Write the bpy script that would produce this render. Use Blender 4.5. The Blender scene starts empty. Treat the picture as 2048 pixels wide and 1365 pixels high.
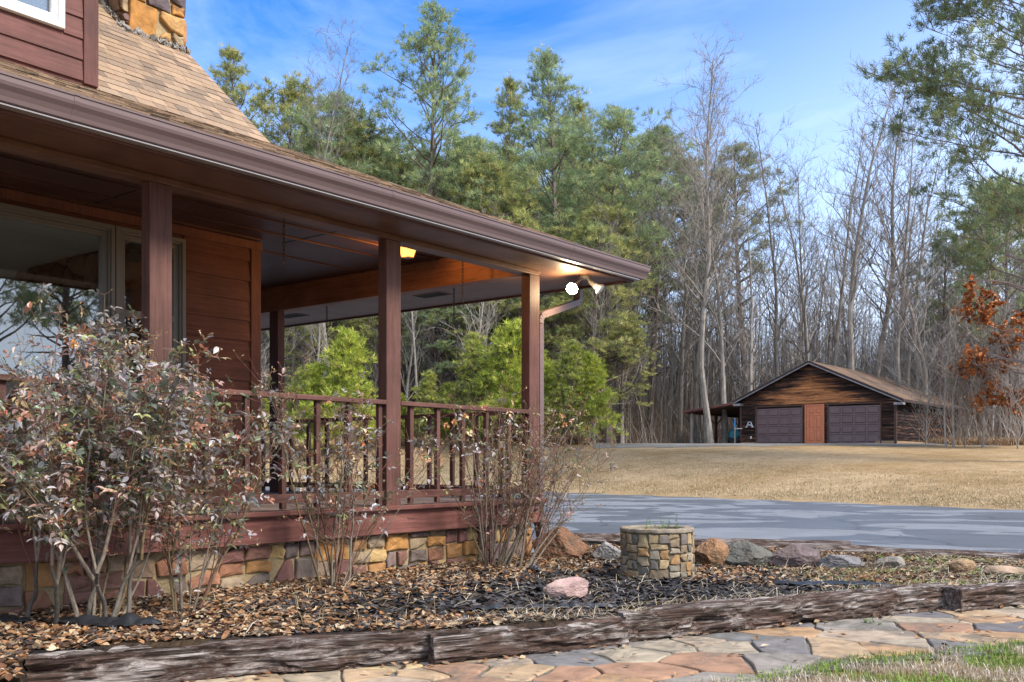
import bpy, bmesh, math, random
import numpy as np
from mathutils import Vector, Matrix, noise as mn
R = math.radians
sc = bpy.context.scene
COL = sc.collection

# ------------------------------------------------------------------ camera, sky, sun, exposure
ZC = 1.1
FP = 1990.0
AZ = R(38.4)
CA, SA = math.cos(AZ), math.sin(AZ)
cam = bpy.data.cameras.new('camera'); camo = bpy.data.objects.new('camera', cam); COL.objects.link(camo)
camo.location = (0, 0, ZC); camo.rotation_euler = (R(90), 0, AZ - R(90))
cam.sensor_width = 36; cam.lens = FP / 2048 * 36; cam.shift_y = (925 - 682.5) / 2048
cam.clip_start = .05; cam.clip_end = 3000
sc.camera = camo
sc.render.resolution_x = 1024; sc.render.resolution_y = 682
sc.view_settings.view_transform = 'Standard'; sc.view_settings.look = 'None'
sc.view_settings.gamma = 1; sc.view_settings.exposure = 1.32
SUN = Vector((.10, -.78, .75)).normalized()
w = bpy.data.worlds.new('World'); sc.world = w; w.use_nodes = True
nt = w.node_tree; nt.nodes.clear()
def N(t, ty, **k):
    n = t.nodes.new(ty)
    for a, b in k.items(): setattr(n, a, b)
    return n
out = N(nt, 'ShaderNodeOutputWorld'); bg = N(nt, 'ShaderNodeBackground'); sky = N(nt, 'ShaderNodeTexSky')
sky.sky_type = 'NISHITA'; sky.sun_disc = False
sky.sun_elevation = math.asin(SUN.z); sky.sun_rotation = math.atan2(SUN.x, SUN.y)
sky.air_density = 1.0; sky.dust_density = .3; sky.ozone_density = 3.0
tc = N(nt, 'ShaderNodeTexCoord'); mp = N(nt, 'ShaderNodeMapping'); mp.inputs['Scale'].default_value = (1.6, 1.6, 4.2)
mp.inputs['Location'].default_value = (.4, 1.7, .3)
ns = N(nt, 'ShaderNodeTexNoise'); ns.inputs['Scale'].default_value = 1.5; ns.inputs['Detail'].default_value = 7; ns.inputs['Roughness'].default_value = .58
ns.inputs['Distortion'].default_value = .5
rp = N(nt, 'ShaderNodeValToRGB'); rp.color_ramp.elements[0].position = .47; rp.color_ramp.elements[1].position = .74
sx = N(nt, 'ShaderNodeSeparateXYZ')
elev = N(nt, 'ShaderNodeMapRange'); elev.inputs['From Min'].default_value = .40; elev.inputs['From Max'].default_value = .10
elev.inputs['To Min'].default_value = 0; elev.inputs['To Max'].default_value = .54
addc = N(nt, 'ShaderNodeMath', operation='ADD'); rgt = N(nt, 'ShaderNodeVectorMath', operation='DOT_PRODUCT'); rgt.inputs[1].default_value = (SA, -CA, 0)
rgm = N(nt, 'ShaderNodeMapRange'); rgm.inputs['From Min'].default_value = -.05; rgm.inputs['From Max'].default_value = .5
rgm.inputs['To Min'].default_value = -.04; rgm.inputs['To Max'].default_value = .34
m1 = N(nt, 'ShaderNodeMath', operation='ADD', use_clamp=True); m2 = N(nt, 'ShaderNodeMath', operation='MULTIPLY', use_clamp=True)
mix = N(nt, 'ShaderNodeMixRGB'); mix.inputs[2].default_value = (5.6, 6.5, 8.0, 1)
tint = N(nt, 'ShaderNodeMixRGB', blend_type='MULTIPLY'); tint.inputs[0].default_value = 1; tint.inputs[2].default_value = (.23, .66, 1.12, 1)
L = nt.links.new
L(tc.outputs['Generated'], mp.inputs[0]); L(mp.outputs[0], ns.inputs['Vector']); L(ns.outputs['Fac'], rp.inputs[0])
L(tc.outputs['Generated'], sx.inputs[0]); L(sx.outputs['Z'], elev.inputs['Value'])
L(tc.outputs['Generated'], rgt.inputs[0]); L(rgt.outputs['Value'], rgm.inputs['Value'])
L(elev.outputs[0], addc.inputs[0]); L(rgm.outputs[0], addc.inputs[1])
L(rp.outputs[0], m2.inputs[0]); m2.inputs[1].default_value = .36
bkd = N(nt, 'ShaderNodeVectorMath', operation='DOT_PRODUCT'); bkd.inputs[1].default_value = (-CA, -SA, 0); L(tc.outputs['Generated'], bkd.inputs[0])
bkm = N(nt, 'ShaderNodeMapRange'); bkm.inputs['From Min'].default_value = -.35; bkm.inputs['From Max'].default_value = .5; bkm.inputs['To Max'].default_value = .75; L(bkd.outputs['Value'], bkm.inputs['Value'])  # unseen cloud behind the camera, added to whiten the sky light
ad3 = N(nt, 'ShaderNodeMath', operation='ADD'); L(addc.outputs[0], ad3.inputs[0]); L(bkm.outputs[0], ad3.inputs[1])
L(ad3.outputs[0], m1.inputs[0]); L(m2.outputs[0], m1.inputs[1])
L(sky.outputs[0], tint.inputs[1]); L(m1.outputs[0], mix.inputs[0]); L(tint.outputs[0], mix.inputs[1])
L(mix.outputs[0], bg.inputs[0]); bg.inputs[1].default_value = .10; L(bg.outputs[0], out.inputs[0])
sl = bpy.data.lights.new('sun', 'SUN'); sl.energy = 2.7; sl.angle = R(16); sl.color = (1, .93, .83)
so = bpy.data.objects.new('sun', sl); COL.objects.link(so); so.rotation_euler = SUN.to_track_quat('Z', 'Y').to_euler()

# ------------------------------------------------------------------ helpers
def W(px, D):
    X = (px - 1024) / FP
    return (D * (CA + SA * X), D * (SA - CA * X))
def Dz(py, z): return (ZC - z) * FP / (py - 925)
def G(px, py, z=0.0):
    d = Dz(py, z); x, y = W(px, d); return Vector((x, y, z))
def CF(l, d): return (l * SA + d * CA, -l * CA + d * SA)      # camera lateral/depth -> world
def LD(x, y): return (x * SA - y * CA, x * CA + y * SA)

class MB:
    def __init__(s): s.V = []; s.F = []; s.C = []; s.M = []; s.n = 0
    def add(s, vs, fs, col=None, mi=0):
        b = s.n; s.V.extend([tuple(v) for v in vs]); s.n += len(vs)
        for i, f in enumerate(fs):
            s.F.append(tuple(b + k for k in f)); s.C.append(col[i] if isinstance(col, list) else (col or (1, 1, 1))); s.M.append(mi)
    def box(s, x0, x1, y0, y1, z0, z1, col=None, mi=0):
        vs = [(x0,y0,z0),(x1,y0,z0),(x1,y1,z0),(x0,y1,z0),(x0,y0,z1),(x1,y0,z1),(x1,y1,z1),(x0,y1,z1)]
        s.add(vs, [(3,2,1,0),(4,5,6,7),(0,1,5,4),(1,2,6,5),(2,3,7,6),(3,0,4,7)], col, mi)
    def bar(s, p, q, wd, ht, up=(0,0,1), col=None, mi=0):
        p = Vector(p); q = Vector(q); d = (q - p).normalized(); up = Vector(up)
        sd = d.cross(up).normalized(); u = sd.cross(d).normalized(); sd *= wd / 2; u *= ht / 2
        vs = [p-sd-u, p+sd-u, p+sd+u, p-sd+u, q-sd-u, q+sd-u, q+sd+u, q-sd+u]
        s.add(vs, [(0,1,2,3),(7,6,5,4),(4,5,1,0),(5,6,2,1),(6,7,3,2),(7,4,0,3)], col, mi)
    def tube(s, pts, rad, n=6, col=None, cap=True, mi=0):
        pts = [Vector(p) for p in pts]
        if not hasattr(rad, '__len__'): rad = [rad] * len(pts)
        vs = []; d0 = (pts[1] - pts[0]).normalized()
        a = d0.orthogonal().normalized()
        for i, p in enumerate(pts):
            if i == 0: d = d0
            elif i == len(pts) - 1: d = pts[i] - pts[i-1]
            else: d = pts[i+1] - pts[i-1]
            if d.length < 1e-9: d = d0
            d.normalize(); a = a - d * a.dot(d)
            if a.length < 1e-6: a = d.orthogonal()
            a.normalize(); b = d.cross(a)
            for k in range(n):
                t = 2 * math.pi * k / n
                vs.append(p + (a * math.cos(t) + b * math.sin(t)) * rad[i])
        fs = []
        for i in range(len(pts) - 1):
            for k in range(n):
                k2 = (k + 1) % n
                fs.append((i*n+k, i*n+k2, (i+1)*n+k2, (i+1)*n+k))
        if cap: fs.append(tuple(range(n-1, -1, -1))); fs.append(tuple((len(pts)-1)*n + k for k in range(n)))
        s.add(vs, fs, col, mi)
    def extrude(s, prof, A, B, col=None, mi=0, cap=True):
        """prof: 2D list; A, B map (a,b)->xyz at either end"""
        n = len(prof); vs = [A(*p) for p in prof] + [B(*p) for p in prof]
        fs = [(i, (i+1) % n, n + (i+1) % n, n + i) for i in range(n)]
        if cap: fs += [tuple(range(n-1, -1, -1)), tuple(range(n, 2*n))]
        s.add(vs, fs, col, mi)
    def build(s, name, mats, parent=None, smooth=False, bevel=0, loc=None, rot=None, fixn=False):
        if not isinstance(mats, (list, tuple)): mats = [mats]
        me = bpy.data.meshes.new(name)
        nF = len(s.F); me.vertices.add(s.n)
        me.vertices.foreach_set('co', np.array(s.V, dtype=np.float32).ravel())
        ln = np.fromiter((len(f) for f in s.F), dtype=np.int32, count=nF)
        lp = np.fromiter((i for f in s.F for i in f), dtype=np.int32)
        me.loops.add(len(lp)); me.loops.foreach_set('vertex_index', lp)
        me.polygons.add(nF); st = np.zeros(nF, np.int32); st[1:] = np.cumsum(ln)[:-1]
        me.polygons.foreach_set('loop_start', st); me.polygons.foreach_set('loop_total', ln)
        me.polygons.foreach_set('material_index', np.array(s.M, np.int32))
        me.polygons.foreach_set('use_smooth', np.full(nF, bool(smooth)))
        at = me.attributes.new('Col', 'FLOAT_COLOR', 'CORNER')
        c = np.ones((nF, 4), np.float32); c[:, :3] = np.array(s.C, np.float32); at.data.foreach_set('color', np.repeat(c, ln, axis=0).ravel())
        me.update(calc_edges=True); me.validate()
        if fixn:
            bm = bmesh.new(); bm.from_mesh(me); bmesh.ops.recalc_face_normals(bm, faces=bm.faces); bm.to_mesh(me); bm.free()
        for m in mats: me.materials.append(m)
        o = bpy.data.objects.new(name, me); COL.objects.link(o)
        if parent: o.parent = parent
        if loc is not None: o.location = loc
        if rot is not None: o.rotation_euler = rot
        if bevel:
            b = o.modifiers.new('bevel', 'BEVEL'); b.width = bevel; b.segments = 2; b.limit_method = 'ANGLE'; b.harden_normals = False
        return o

def np_obj(name, V, F3, colr, mat, parent=None, smooth=False):
    """triangle soup mesh: V (n,3), F3 (m,k), colr (m,3)"""
    me = bpy.data.meshes.new(name); m, k = F3.shape
    me.vertices.add(len(V)); me.vertices.foreach_set('co', V.astype(np.float32).ravel())
    me.loops.add(m*k); me.loops.foreach_set('vertex_index', F3.astype(np.int32).ravel())
    me.polygons.add(m); me.polygons.foreach_set('loop_start', np.arange(m, dtype=np.int32)*k)
    me.polygons.foreach_set('loop_total', np.full(m, k, np.int32))
    me.polygons.foreach_set('use_smooth', np.full(m, bool(smooth)))
    at = me.attributes.new('Col', 'FLOAT_COLOR', 'CORNER'); c = np.ones((m, 4), np.float32); c[:, :3] = colr
    at.data.foreach_set('color', np.repeat(c, k, axis=0).ravel())
    me.update(calc_edges=True); me.materials.append(mat)
    o = bpy.data.objects.new(name, me); COL.objects.link(o)
    if parent: o.parent = parent
    return o
def tag(o, label=None, cat=None, group=None, kind=None):
    if label: o['label'] = label
    if cat: o['category'] = cat
    if group: o['group'] = group
    if kind: o['kind'] = kind
    return o
def empty(name, loc=(0,0,0), rz=0):
    o = bpy.data.objects.new(name, None); COL.objects.link(o); o.location = loc; o.rotation_euler = (0,0,rz); o.empty_display_size = .2; return o
def copy_tree(o, parent=None):
    c = o.copy(); COL.objects.link(c); c.parent = parent
    for ch in list(o.children): copy_tree(ch, c)
    return c

# ------------------------------------------------------------------ materials
def mat(name, base=(.5,.5,.5), rough=.7, spec=.4):
    m = bpy.data.materials.new(name); m.use_nodes = True; b = m.node_tree.nodes['Principled BSDF']
    b.inputs['Base Color'].default_value = (*base, 1); b.inputs['Roughness'].default_value = rough
    b.inputs['Specular IOR Level'].default_value = spec
    return m, m.node_tree, b
def ramp(t, stops, src):
    r = N(t, 'ShaderNodeValToRGB'); cr = r.color_ramp
    while len(cr.elements) < len(stops): cr.elements.new(.5)
    for e, (p, c) in zip(cr.elements, stops): e.position = p; e.color = (*c, 1) if len(c) == 3 else c
    t.links.new(src, r.inputs[0]); return r
def coords(t, scale=(1,1,1), rnd=True, kind='Object'):
    tc = N(t, 'ShaderNodeTexCoord'); mp = N(t, 'ShaderNodeMapping'); mp.inputs['Scale'].default_value = scale
    if rnd:
        oi = N(t, 'ShaderNodeObjectInfo'); ml = N(t, 'ShaderNodeMath', operation='MULTIPLY'); ml.inputs[1].default_value = 17.3
        ad = N(t, 'ShaderNodeVectorMath', operation='ADD'); t.links.new(oi.outputs['Random'], ml.inputs[0])
        t.links.new(tc.outputs[kind], ad.inputs[0]); t.links.new(ml.outputs[0], ad.inputs[1]); t.links.new(ad.outputs[0], mp.inputs[0])
    else: t.links.new(tc.outputs[kind], mp.inputs[0])
    return mp.outputs[0]
def noise(t, vec, scale=5, detail=5, rough=.6, dist=0):
    n = N(t, 'ShaderNodeTexNoise'); n.inputs['Scale'].default_value = scale; n.inputs['Detail'].default_value = detail
    n.inputs['Roughness'].default_value = rough; n.inputs['Distortion'].default_value = dist
    t.links.new(vec, n.inputs['Vector']); return n.outputs['Fac']
def bump(t, b, h, strength=.3, dist=.01):
    n = N(t, 'ShaderNodeBump'); n.inputs['Strength'].default_value = strength; n.inputs['Distance'].default_value = dist
    t.links.new(h, n.inputs['Height']); t.links.new(n.outputs[0], b.inputs['Normal'])
def mixc(t, f, a, b, mode='MIX'):
    m = N(t, 'ShaderNodeMixRGB', blend_type=mode)
    for i, v in ((0, f), (1, a), (2, b)):
        if isinstance(v, (int, float)): m.inputs[i].default_value = v
        elif isinstance(v, tuple): m.inputs[i].default_value = (*v, 1)
        else: t.links.new(v, m.inputs[i])
    return m.outputs[0]
def wood(name, c0, c1, c2, axis='x', rough=.62, bs=.35, blot=.5):
    m, t, b = mat(name, rough=rough, spec=.25)
    sc_ = {'x': (1.2, 28, 28), 'y': (28, 1.2, 28), 'z': (28, 28, 1.2)}[axis]
    v = coords(t, sc_); v2 = coords(t, (1,1,1))
    g = noise(t, v, 1.6, 8, .7, .6); bl = noise(t, v2, 2.6, 5, .6)
    r = ramp(t, [(.28, c0), (.5, c1), (.75, c2)], g)
    bl2 = ramp(t, [(.3, (1-blot*.55,)*3), (.7, (1.25,)*3)], bl)
    t.links.new(mixc(t, 1, r.outputs[0], bl2.outputs[0], 'MULTIPLY'), b.inputs['Base Color']); bump(t, b, g, bs, .006)
    return m
W0, W1, W2 = (.05,.023,.018), (.10,.045,.036), (.145,.068,.055)
wood_x = wood('stained wood along x', W0, W1, W2, 'x'); wood_y = wood('stained wood along y', W0, W1, W2, 'y'); wood_z = wood('stained wood upright', W0, W1, W2, 'z')
sid = wood('stained lap siding', (.075,.028,.018), (.125,.048,.031), (.165,.07,.047), 'x')
dsid = wood('dormer siding paint', (.07,.026,.022), (.12,.046,.038), (.16,.068,.058), 'x')
rim_m = wood('rim board stain', (.09,.034,.028), (.165,.065,.053), (.22,.098,.083), 'x')
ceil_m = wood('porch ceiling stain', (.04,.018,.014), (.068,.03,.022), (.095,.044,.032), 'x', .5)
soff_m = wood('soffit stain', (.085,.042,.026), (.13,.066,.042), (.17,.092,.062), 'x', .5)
deck_m = wood('deck paint', (.10,.075,.065), (.17,.13,.115), (.23,.18,.16), 'x')
gut_m, t, b = mat('brown gutter enamel', (.13,.09,.09), .48, .4)
v = coords(t, (.6, 9, 9)); n_ = noise(t, v, 1.5, 4); r = ramp(t, [(.3, (.115,.078,.078)), (.75, (.15,.105,.106))], n_); t.links.new(r.outputs[0], b.inputs['Base Color'])
gut_sheen, t, b = mat('gutter underside sheen', (.24,.225,.235), .4, .5)  # paler than the enamel: the gutter bottom's reflection put into the colour
frame_m, *_ = mat('grey window cladding', (.16,.155,.14), .45)
white_m, *_ = mat('white vinyl', (.72,.72,.71), .4)
blind_m, *_ = mat('blind slats', (.62,.64,.66), .6)
black_m, *_ = mat('dark slot', (.012,.011,.011), .8)
chain_m, *_ = mat('dark steel chain', (.05,.04,.035), .45); chain_m.node_tree.nodes['Principled BSDF'].inputs['Metallic'].default_value = .7
def glass(name, tintc=(.9,.93,.92)):
    m = bpy.data.materials.new(name); m.use_nodes = True; t = m.node_tree; t.nodes.clear()
    o = N(t, 'ShaderNodeOutputMaterial'); tr = N(t, 'ShaderNodeBsdfTransparent'); tr.inputs[0].default_value = (*tintc, 1)
    gl = N(t, 'ShaderNodeBsdfGlossy'); gl.inputs['Roughness'].default_value = .01; fr = N(t, 'ShaderNodeFresnel'); fr.inputs[0].default_value = 1.75
    mx = N(t, 'ShaderNodeMixShader'); ad = N(t, 'ShaderNodeMath', operation='MULTIPLY_ADD', use_clamp=True); ad.inputs[1].default_value = 1.25; ad.inputs[2].default_value = .10
    t.links.new(fr.outputs[0], ad.inputs[0]); t.links.new(ad.outputs[0], mx.inputs[0]); t.links.new(tr.outputs[0], mx.inputs[1]); t.links.new(gl.outputs[0], mx.inputs[2]); t.links.new(mx.outputs[0], o.inputs[0])
    return m
glass_m = glass('window glass')
def attr_mat(name, rough=.8, nscale=12, amt=.45, bs=.4, bd=.01, spec=.3, extra=None, aniso=(1,1,1), transl=0):
    m, t, b = mat(name, rough=rough, spec=spec); a = N(t, 'ShaderNodeAttribute'); a.attribute_name = 'Col'
    v = coords(t, aniso); n1 = noise(t, v, nscale, 7, .65, .3)
    r = ramp(t, [(.25, (1-amt,)*3), (.78, (1+amt,)*3)], n1); c = mixc(t, 1, a.outputs['Color'], r.outputs[0], 'MULTIPLY')
    if extra: c = extra(t, v, c)
    t.links.new(c, b.inputs['Base Color'])
    if bs: bump(t, b, n1, bs, bd)
    if transl:
        tl = N(t, 'ShaderNodeBsdfTranslucent'); t.links.new(c, tl.inputs[0]); ms = N(t, 'ShaderNodeMixShader'); ms.inputs[0].default_value = transl
        o = [n for n in t.nodes if n.type == 'OUTPUT_MATERIAL'][0]; t.links.new(b.outputs[0], ms.inputs[1]); t.links.new(tl.outputs[0], ms.inputs[2]); t.links.new(ms.outputs[0], o.inputs[0])
    return m
def rust(t, v, c):
    n2 = noise(t, v, 5, 5, .6, .6); r = ramp(t, [(.52, (0,0,0)), (.68, (1,1,1))], n2)
    return mixc(t, mixc(t, 1, r.outputs[0], (.55,.55,.55), 'MULTIPLY'), c, (.07,.042,.03))
stone_m = attr_mat('field stone', .78, 9, .42, .6, .015, extra=rust)
flag_m = attr_mat('flagstone', .82, 6, .45, .5, .01, extra=lambda t, v, c: mixc(t, ramp(t, [(.48,(0,0,0)),(.62,(.75,.75,.75))], noise(t, v, 3.2, 7, .7, .8)).outputs[0], c, (.10,.09,.075)))
def mortar_mat():
    m, t, b = mat('sandy mortar', rough=.95, spec=.1); v = coords(t); n1 = noise(t, v, 60, 6, .7); n2 = noise(t, v, 4, 4)
    c = mixc(t, 1, ramp(t, [(.3,(.27,.20,.11)),(.7,(.45,.36,.23))], n1).outputs[0], ramp(t, [(.3,(.7,.7,.7)),(.7,(1.1,1.05,.95))], n2).outputs[0], 'MULTIPLY')
    t.links.new(c, b.inputs['Base Color']); bump(t, b, n1, .6, .01); return m
mortar_m = mortar_mat()
def lichen(t, v, c):
    n2 = noise(t, v, 7, 6, .65); r = ramp(t, [(.60, (0,0,0)), (.68, (.8,.8,.8))], n2); return mixc(t, r.outputs[0], c, (.42,.19,.03))
plant_stone = attr_mat('planter stone', .85, 22, .4, .5, .01, extra=lichen)
shing_m = attr_mat('asphalt shingles', .9, 90, .35, .5, .004, spec=.15)
boulder_m = attr_mat('boulder rock', .9, 7, .5, 1, .05, extra=lambda t, v, c: mixc(t, ramp(t, [(.5,(0,0,0)),(.66,(.7,.7,.7))], noise(t, v, 4, 7, .7, .5)).outputs[0], c, (.12,.095,.07)))
leaf_m = attr_mat('rose leaves', .38, 30, .15, 0, spec=.5, transl=.22)
litter_m = attr_mat('fallen leaves', .75, 40, .25, 0, spec=.2, transl=.15)
needle_m = attr_mat('pine needles', .55, 1.2, .25, 0, spec=.3, transl=.4)
grass_m = attr_mat('grass blades', .6, 1, .15, 0, spec=.2, transl=.2)
chip_m = attr_mat('mulch chips', .8, 40, .3, 0)
cane_m = attr_mat('rose canes', .8, 45, .6, .9, .006, aniso=(1,1,.5))
def bark(name, a, b_, c):
    m, t, b = mat(name, rough=.9, spec=.15); v = coords(t, (1,1,.35)); n1 = noise(t, v, 6, 8, .7); n2 = noise(t, v, .5, 3)
    cc = mixc(t, 1, ramp(t, [(.3,a),(.5,b_),(.75,c)], n1).outputs[0], ramp(t, [(.3,(.7,.7,.7)),(.7,(1.15,1.15,1.15))], n2).outputs[0], 'MULTIPLY')
    oi = N(t, 'ShaderNodeObjectInfo'); r = ramp(t, [(0, (.7,.68,.66)), (1, (1.2,1.2,1.22))], oi.outputs['Random'])
    t.links.new(mixc(t, 1, cc, r.outputs[0], 'MULTIPLY'), b.inputs['Base Color']); bump(t, b, n1, .5, .02); return m
bark_grey = bark('grey hardwood bark', (.14,.12,.105), (.25,.225,.20), (.40,.37,.34))
bark_pine = bark('pine bark', (.10,.08,.07), (.18,.14,.125), (.28,.235,.21))
bark_pale = bark('pale sapling bark', (.22,.19,.16), (.34,.31,.28), (.5,.47,.43))
def tie_mat():
    m, t, b = mat('weathered railway tie', rough=.85, spec=.2); v = coords(t, (.9, 17, 17)); v2 = coords(t, (1,3.5,3.5))
    g = noise(t, v, 2.2, 9, .75, 1.2); n2 = noise(t, v2, 2.6, 8, .75, .4)
    dark = ramp(t, [(.38,(.012,.008,.006)),(.5,(.06,.036,.028)),(.65,(.15,.10,.08))], g); pale = ramp(t, [(.40,(.025,.018,.015)),(.50,(.20,.165,.15)),(.62,(.50,.47,.45))], g)
    f = ramp(t, [(.46,(0,0,0)),(.58,(.85,.85,.85))], n2)
    t.links.new(mixc(t, f.outputs[0], dark.outputs[0], pale.outputs[0]), b.inputs['Base Color']); bump(t, b, g, 1.0, .02); return m
tie_m = tie_mat()

# ------------------------------------------------------------------ terrain
def lerp(a, b, t): return a + (b - a) * t
def clamp01(t): return max(0., min(1., t))
EP = [(-60, 52), (-10.4, 44.7), (-4.9, 43.0), (1.44, 37.7), (8.2, 28.4), (11.9, 23.), (30, 13), (80, -5)]
def De(l):
    if l <= EP[0][0]: return EP[0][1]
    for (a, b), (c, d) in zip(EP, EP[1:]):
        if l <= c: return lerp(b, d, (l - a) / (c - a))
    return EP[-1][1]
def tz(x, y):
    l, d = LD(x, y); e = De(l); k = clamp01((l + 5) / 11)
    k = k * k * (3 - 2 * k); zt = lerp(2.85, 2.05, k); dt = lerp(59, 50.6, k)
    if d < e: z = -.02
    else:
        g = clamp01((d - e) / (dt - e)); z = -.02 + (zt + .02) * (g * .85 + .15 * g * g * (3 - 2 * g))
        if g >= 1: z = zt + (min(d, 120) - 72) * .045 if d > 72 else zt
        else: z += .05 * mn.noise(Vector((x * .12, y * .12, 0))) * min(1, g * 6) * min(1, (1 - g) * 6)
    return z
def sheet(name, ls, ds, zf, m, keep=None, kind='structure'):
    mb = MB(); vs = []
    for l in ls:
        for d in ds:
            x, y = CF(l, d); vs.append((x, y, zf(x, y)))
    n = len(ds); fs = []
    for i in range(len(ls) - 1):
        for j in range(n - 1):
            if keep:
                x, y = CF((ls[i] + ls[i+1]) / 2, (ds[j] + ds[j+1]) / 2)
                if not keep(x, y, (ls[i] + ls[i+1]) / 2, (ds[j] + ds[j+1]) / 2): continue
            fs.append((i*n+j, (i+1)*n+j, (i+1)*n+j+1, i*n+j+1))
    mb.add(vs, fs); o = mb.build(name, m, smooth=True, fixn=False)
    return tag(o, kind=kind)
def lawn_mat():
    m, t, b = mat('dormant lawn', rough=.95, spec=.05)
    v = coords(t, (1,1,1), False); f = noise(t, v, 9, 8, .75); p = noise(t, v, .22, 5, .6); st = noise(t, v, 1.3, 6, .7, .4)
    c = ramp(t, [(.3,(.22,.155,.09)),(.5,(.36,.27,.165)),(.7,(.50,.40,.27))], f).outputs[0]
    c = mixc(t, 1, c, ramp(t, [(.35,(.78,.70,.58)),(.65,(1.12,1.08,1.05))], p).outputs[0], 'MULTIPLY')
    c = mixc(t, 1, c, ramp(t, [(.3,(.72,.7,.66)),(.7,(1.15,1.15,1.15))], st).outputs[0], 'MULTIPLY')
    g = ramp(t, [(.63,(0,0,0)),(.75,(.6,.6,.6))], noise(t, v, .35, 6, .7)).outputs[0]
    c = mixc(t, g, c, (.11,.14,.03))
    t.links.new(c, b.inputs['Base Color']); bump(t, b, f, .9, .06); return m
lawn_m = lawn_mat()
ls = [-600,-350,-200,-130] + list(np.arange(-90, 90.1, 1.5)) + [130, 200, 350, 600]
ds = [-300,-120,-60,-30,-15,-5,0,3,5,7,9] + list(np.arange(10, 75, .8)) + [78,82,88,95,105,120,150,200,300,500,900]
sheet('ground', ls, ds, tz, lawn_m)
# driveway
def road_mat():
    m, t, b = mat('damp asphalt', rough=.5, spec=.35)
    l2 = N(t, 'ShaderNodeTexCoord'); mp = N(t, 'ShaderNodeMapping'); mp.inputs['Rotation'].default_value = (0,0,R(-38)+R(-27)); mp.inputs['Scale'].default_value = (.16,.5,1)
    mp.vector_type = 'POINT'; rot = N(t, 'ShaderNodeMapping'); rot.inputs['Rotation'].default_value = (0,0,R(62)); t.links.new(l2.outputs['Object'], rot.inputs[0])
    sc2 = N(t, 'ShaderNodeMapping'); sc2.inputs['Scale'].default_value = (.17,.22,1); t.links.new(rot.outputs[0], sc2.inputs[0])
    p = noise(t, sc2.outputs[0], 2.3, 4, .5, .9); v = coords(t, (1,1,1), False); f = noise(t, v, 60, 5, .8); q = noise(t, v, 1.0, 5, .6)
    wet = ramp(t, [(.51,(0,0,0)),(.535,(1,1,1))], p).outputs[0]
    c = mixc(t, wet, (.105,.114,.130), (.175,.184,.20))
    c = mixc(t, 1, c, ramp(t, [(.3,(.75,.75,.75)),(.7,(1.25,1.25,1.25))], f).outputs[0], 'MULTIPLY'); c = mixc(t, 1, c, ramp(t, [(.3,(.85,.85,.85)),(.7,(1.1,1.1,1.1))], q).outputs[0], 'MULTIPLY')
    vc = N(t, 'ShaderNodeTexVoronoi', feature='DISTANCE_TO_EDGE'); vc.inputs['Scale'].default_value = .35; wv = N(t, 'ShaderNodeVectorMath', operation='ADD'); nn_ = N(t, 'ShaderNodeTexNoise'); nn_.inputs['Scale'].default_value = 1.2; nn_.inputs['Detail'].default_value = 6; t.links.new(v, nn_.inputs['Vector']); t.links.new(v, wv.inputs[0]); t.links.new(nn_.outputs['Color'], wv.inputs[1]); t.links.new(wv.outputs[0], vc.inputs['Vector'])
    ck = ramp(t, [(.004,(.55,.55,.55)),(.012,(1,1,1))], vc.outputs['Distance']).outputs[0]; c = mixc(t, 1, c, ck, 'MULTIPLY')
    t.links.new(c, b.inputs['Base Color']); rr = ramp(t, [(0,(.42,.42,.42)),(1,(.8,.8,.8))], wet); t.links.new(rr.outputs[0], b.inputs['Roughness']); bump(t, b, f, .35, .01); return m
mb = MB(); vs = []; 
rl = list(np.arange(-70, 60, 1.0))
for l in rl:
    for k in range(9):
        d = lerp(9.9 if l > -1 else lerp(9.9, 24, clamp01((-1 - l) / 14)), De(l) - .3 + .12 * mn.noise(Vector((l * 1.7, 3, 0))), k / 8); vs.append((*CF(l, d), .0))
mb.add(vs, [(i*9+j, (i+1)*9+j, (i+1)*9+j+1, i*9+j+1) for i in range(len(rl)-1) for j in range(8)])
tag(mb.build('driveway', road_mat()), kind='structure')
# gravel pad before the garage and leaf covered verge
def gravel_mat():
    m, t, b = mat('grey gravel', rough=.95, spec=.1); v = coords(t, (1,1,1), False); f = noise(t, v, 25, 6, .8); p = noise(t, v, .8, 4)
    c = mixc(t, 1, ramp(t, [(.3,(.10,.095,.085)),(.6,(.23,.22,.20))], f).outputs[0], ramp(t, [(.3,(.7,.68,.65)),(.7,(1.15,1.15,1.2))], p).outputs[0], 'MULTIPLY')
    t.links.new(c, b.inputs['Base Color']); bump(t, b, f, .7, .03); return m
def gkeep(x, y, l, d):
    return 48.1 + .9 * mn.noise(Vector((l * .3, 0, 5))) - (.8 if l > 22 else 0) < d < 66 and 4 < l < 23.5 + mn.noise(Vector((d*.3,1,1)))
sheet('gravel_pad', list(np.arange(2, 34, .5)), list(np.arange(45, 67, .35)), lambda x, y: tz(x, y) + .012, gravel_mat(), gkeep)
def leafy_mat():
    m, t, b = mat('leaf strewn woodland floor', rough=.95, spec=.05); v = coords(t, (1,1,1), False); f = noise(t, v, 7, 8, .8); p = noise(t, v, .5, 4)
    c = mixc(t, 1, ramp(t, [(.3,(.07,.035,.018)),(.5,(.19,.095,.045)),(.7,(.33,.19,.10))], f).outputs[0], ramp(t, [(.3,(.7,.7,.7)),(.7,(1.2,1.1,1.05))], p).outputs[0], 'MULTIPLY')
    t.links.new(c, b.inputs['Base Color']); bump(t, b, f, .8, .06); return m
leafy_m = leafy_mat()
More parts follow.
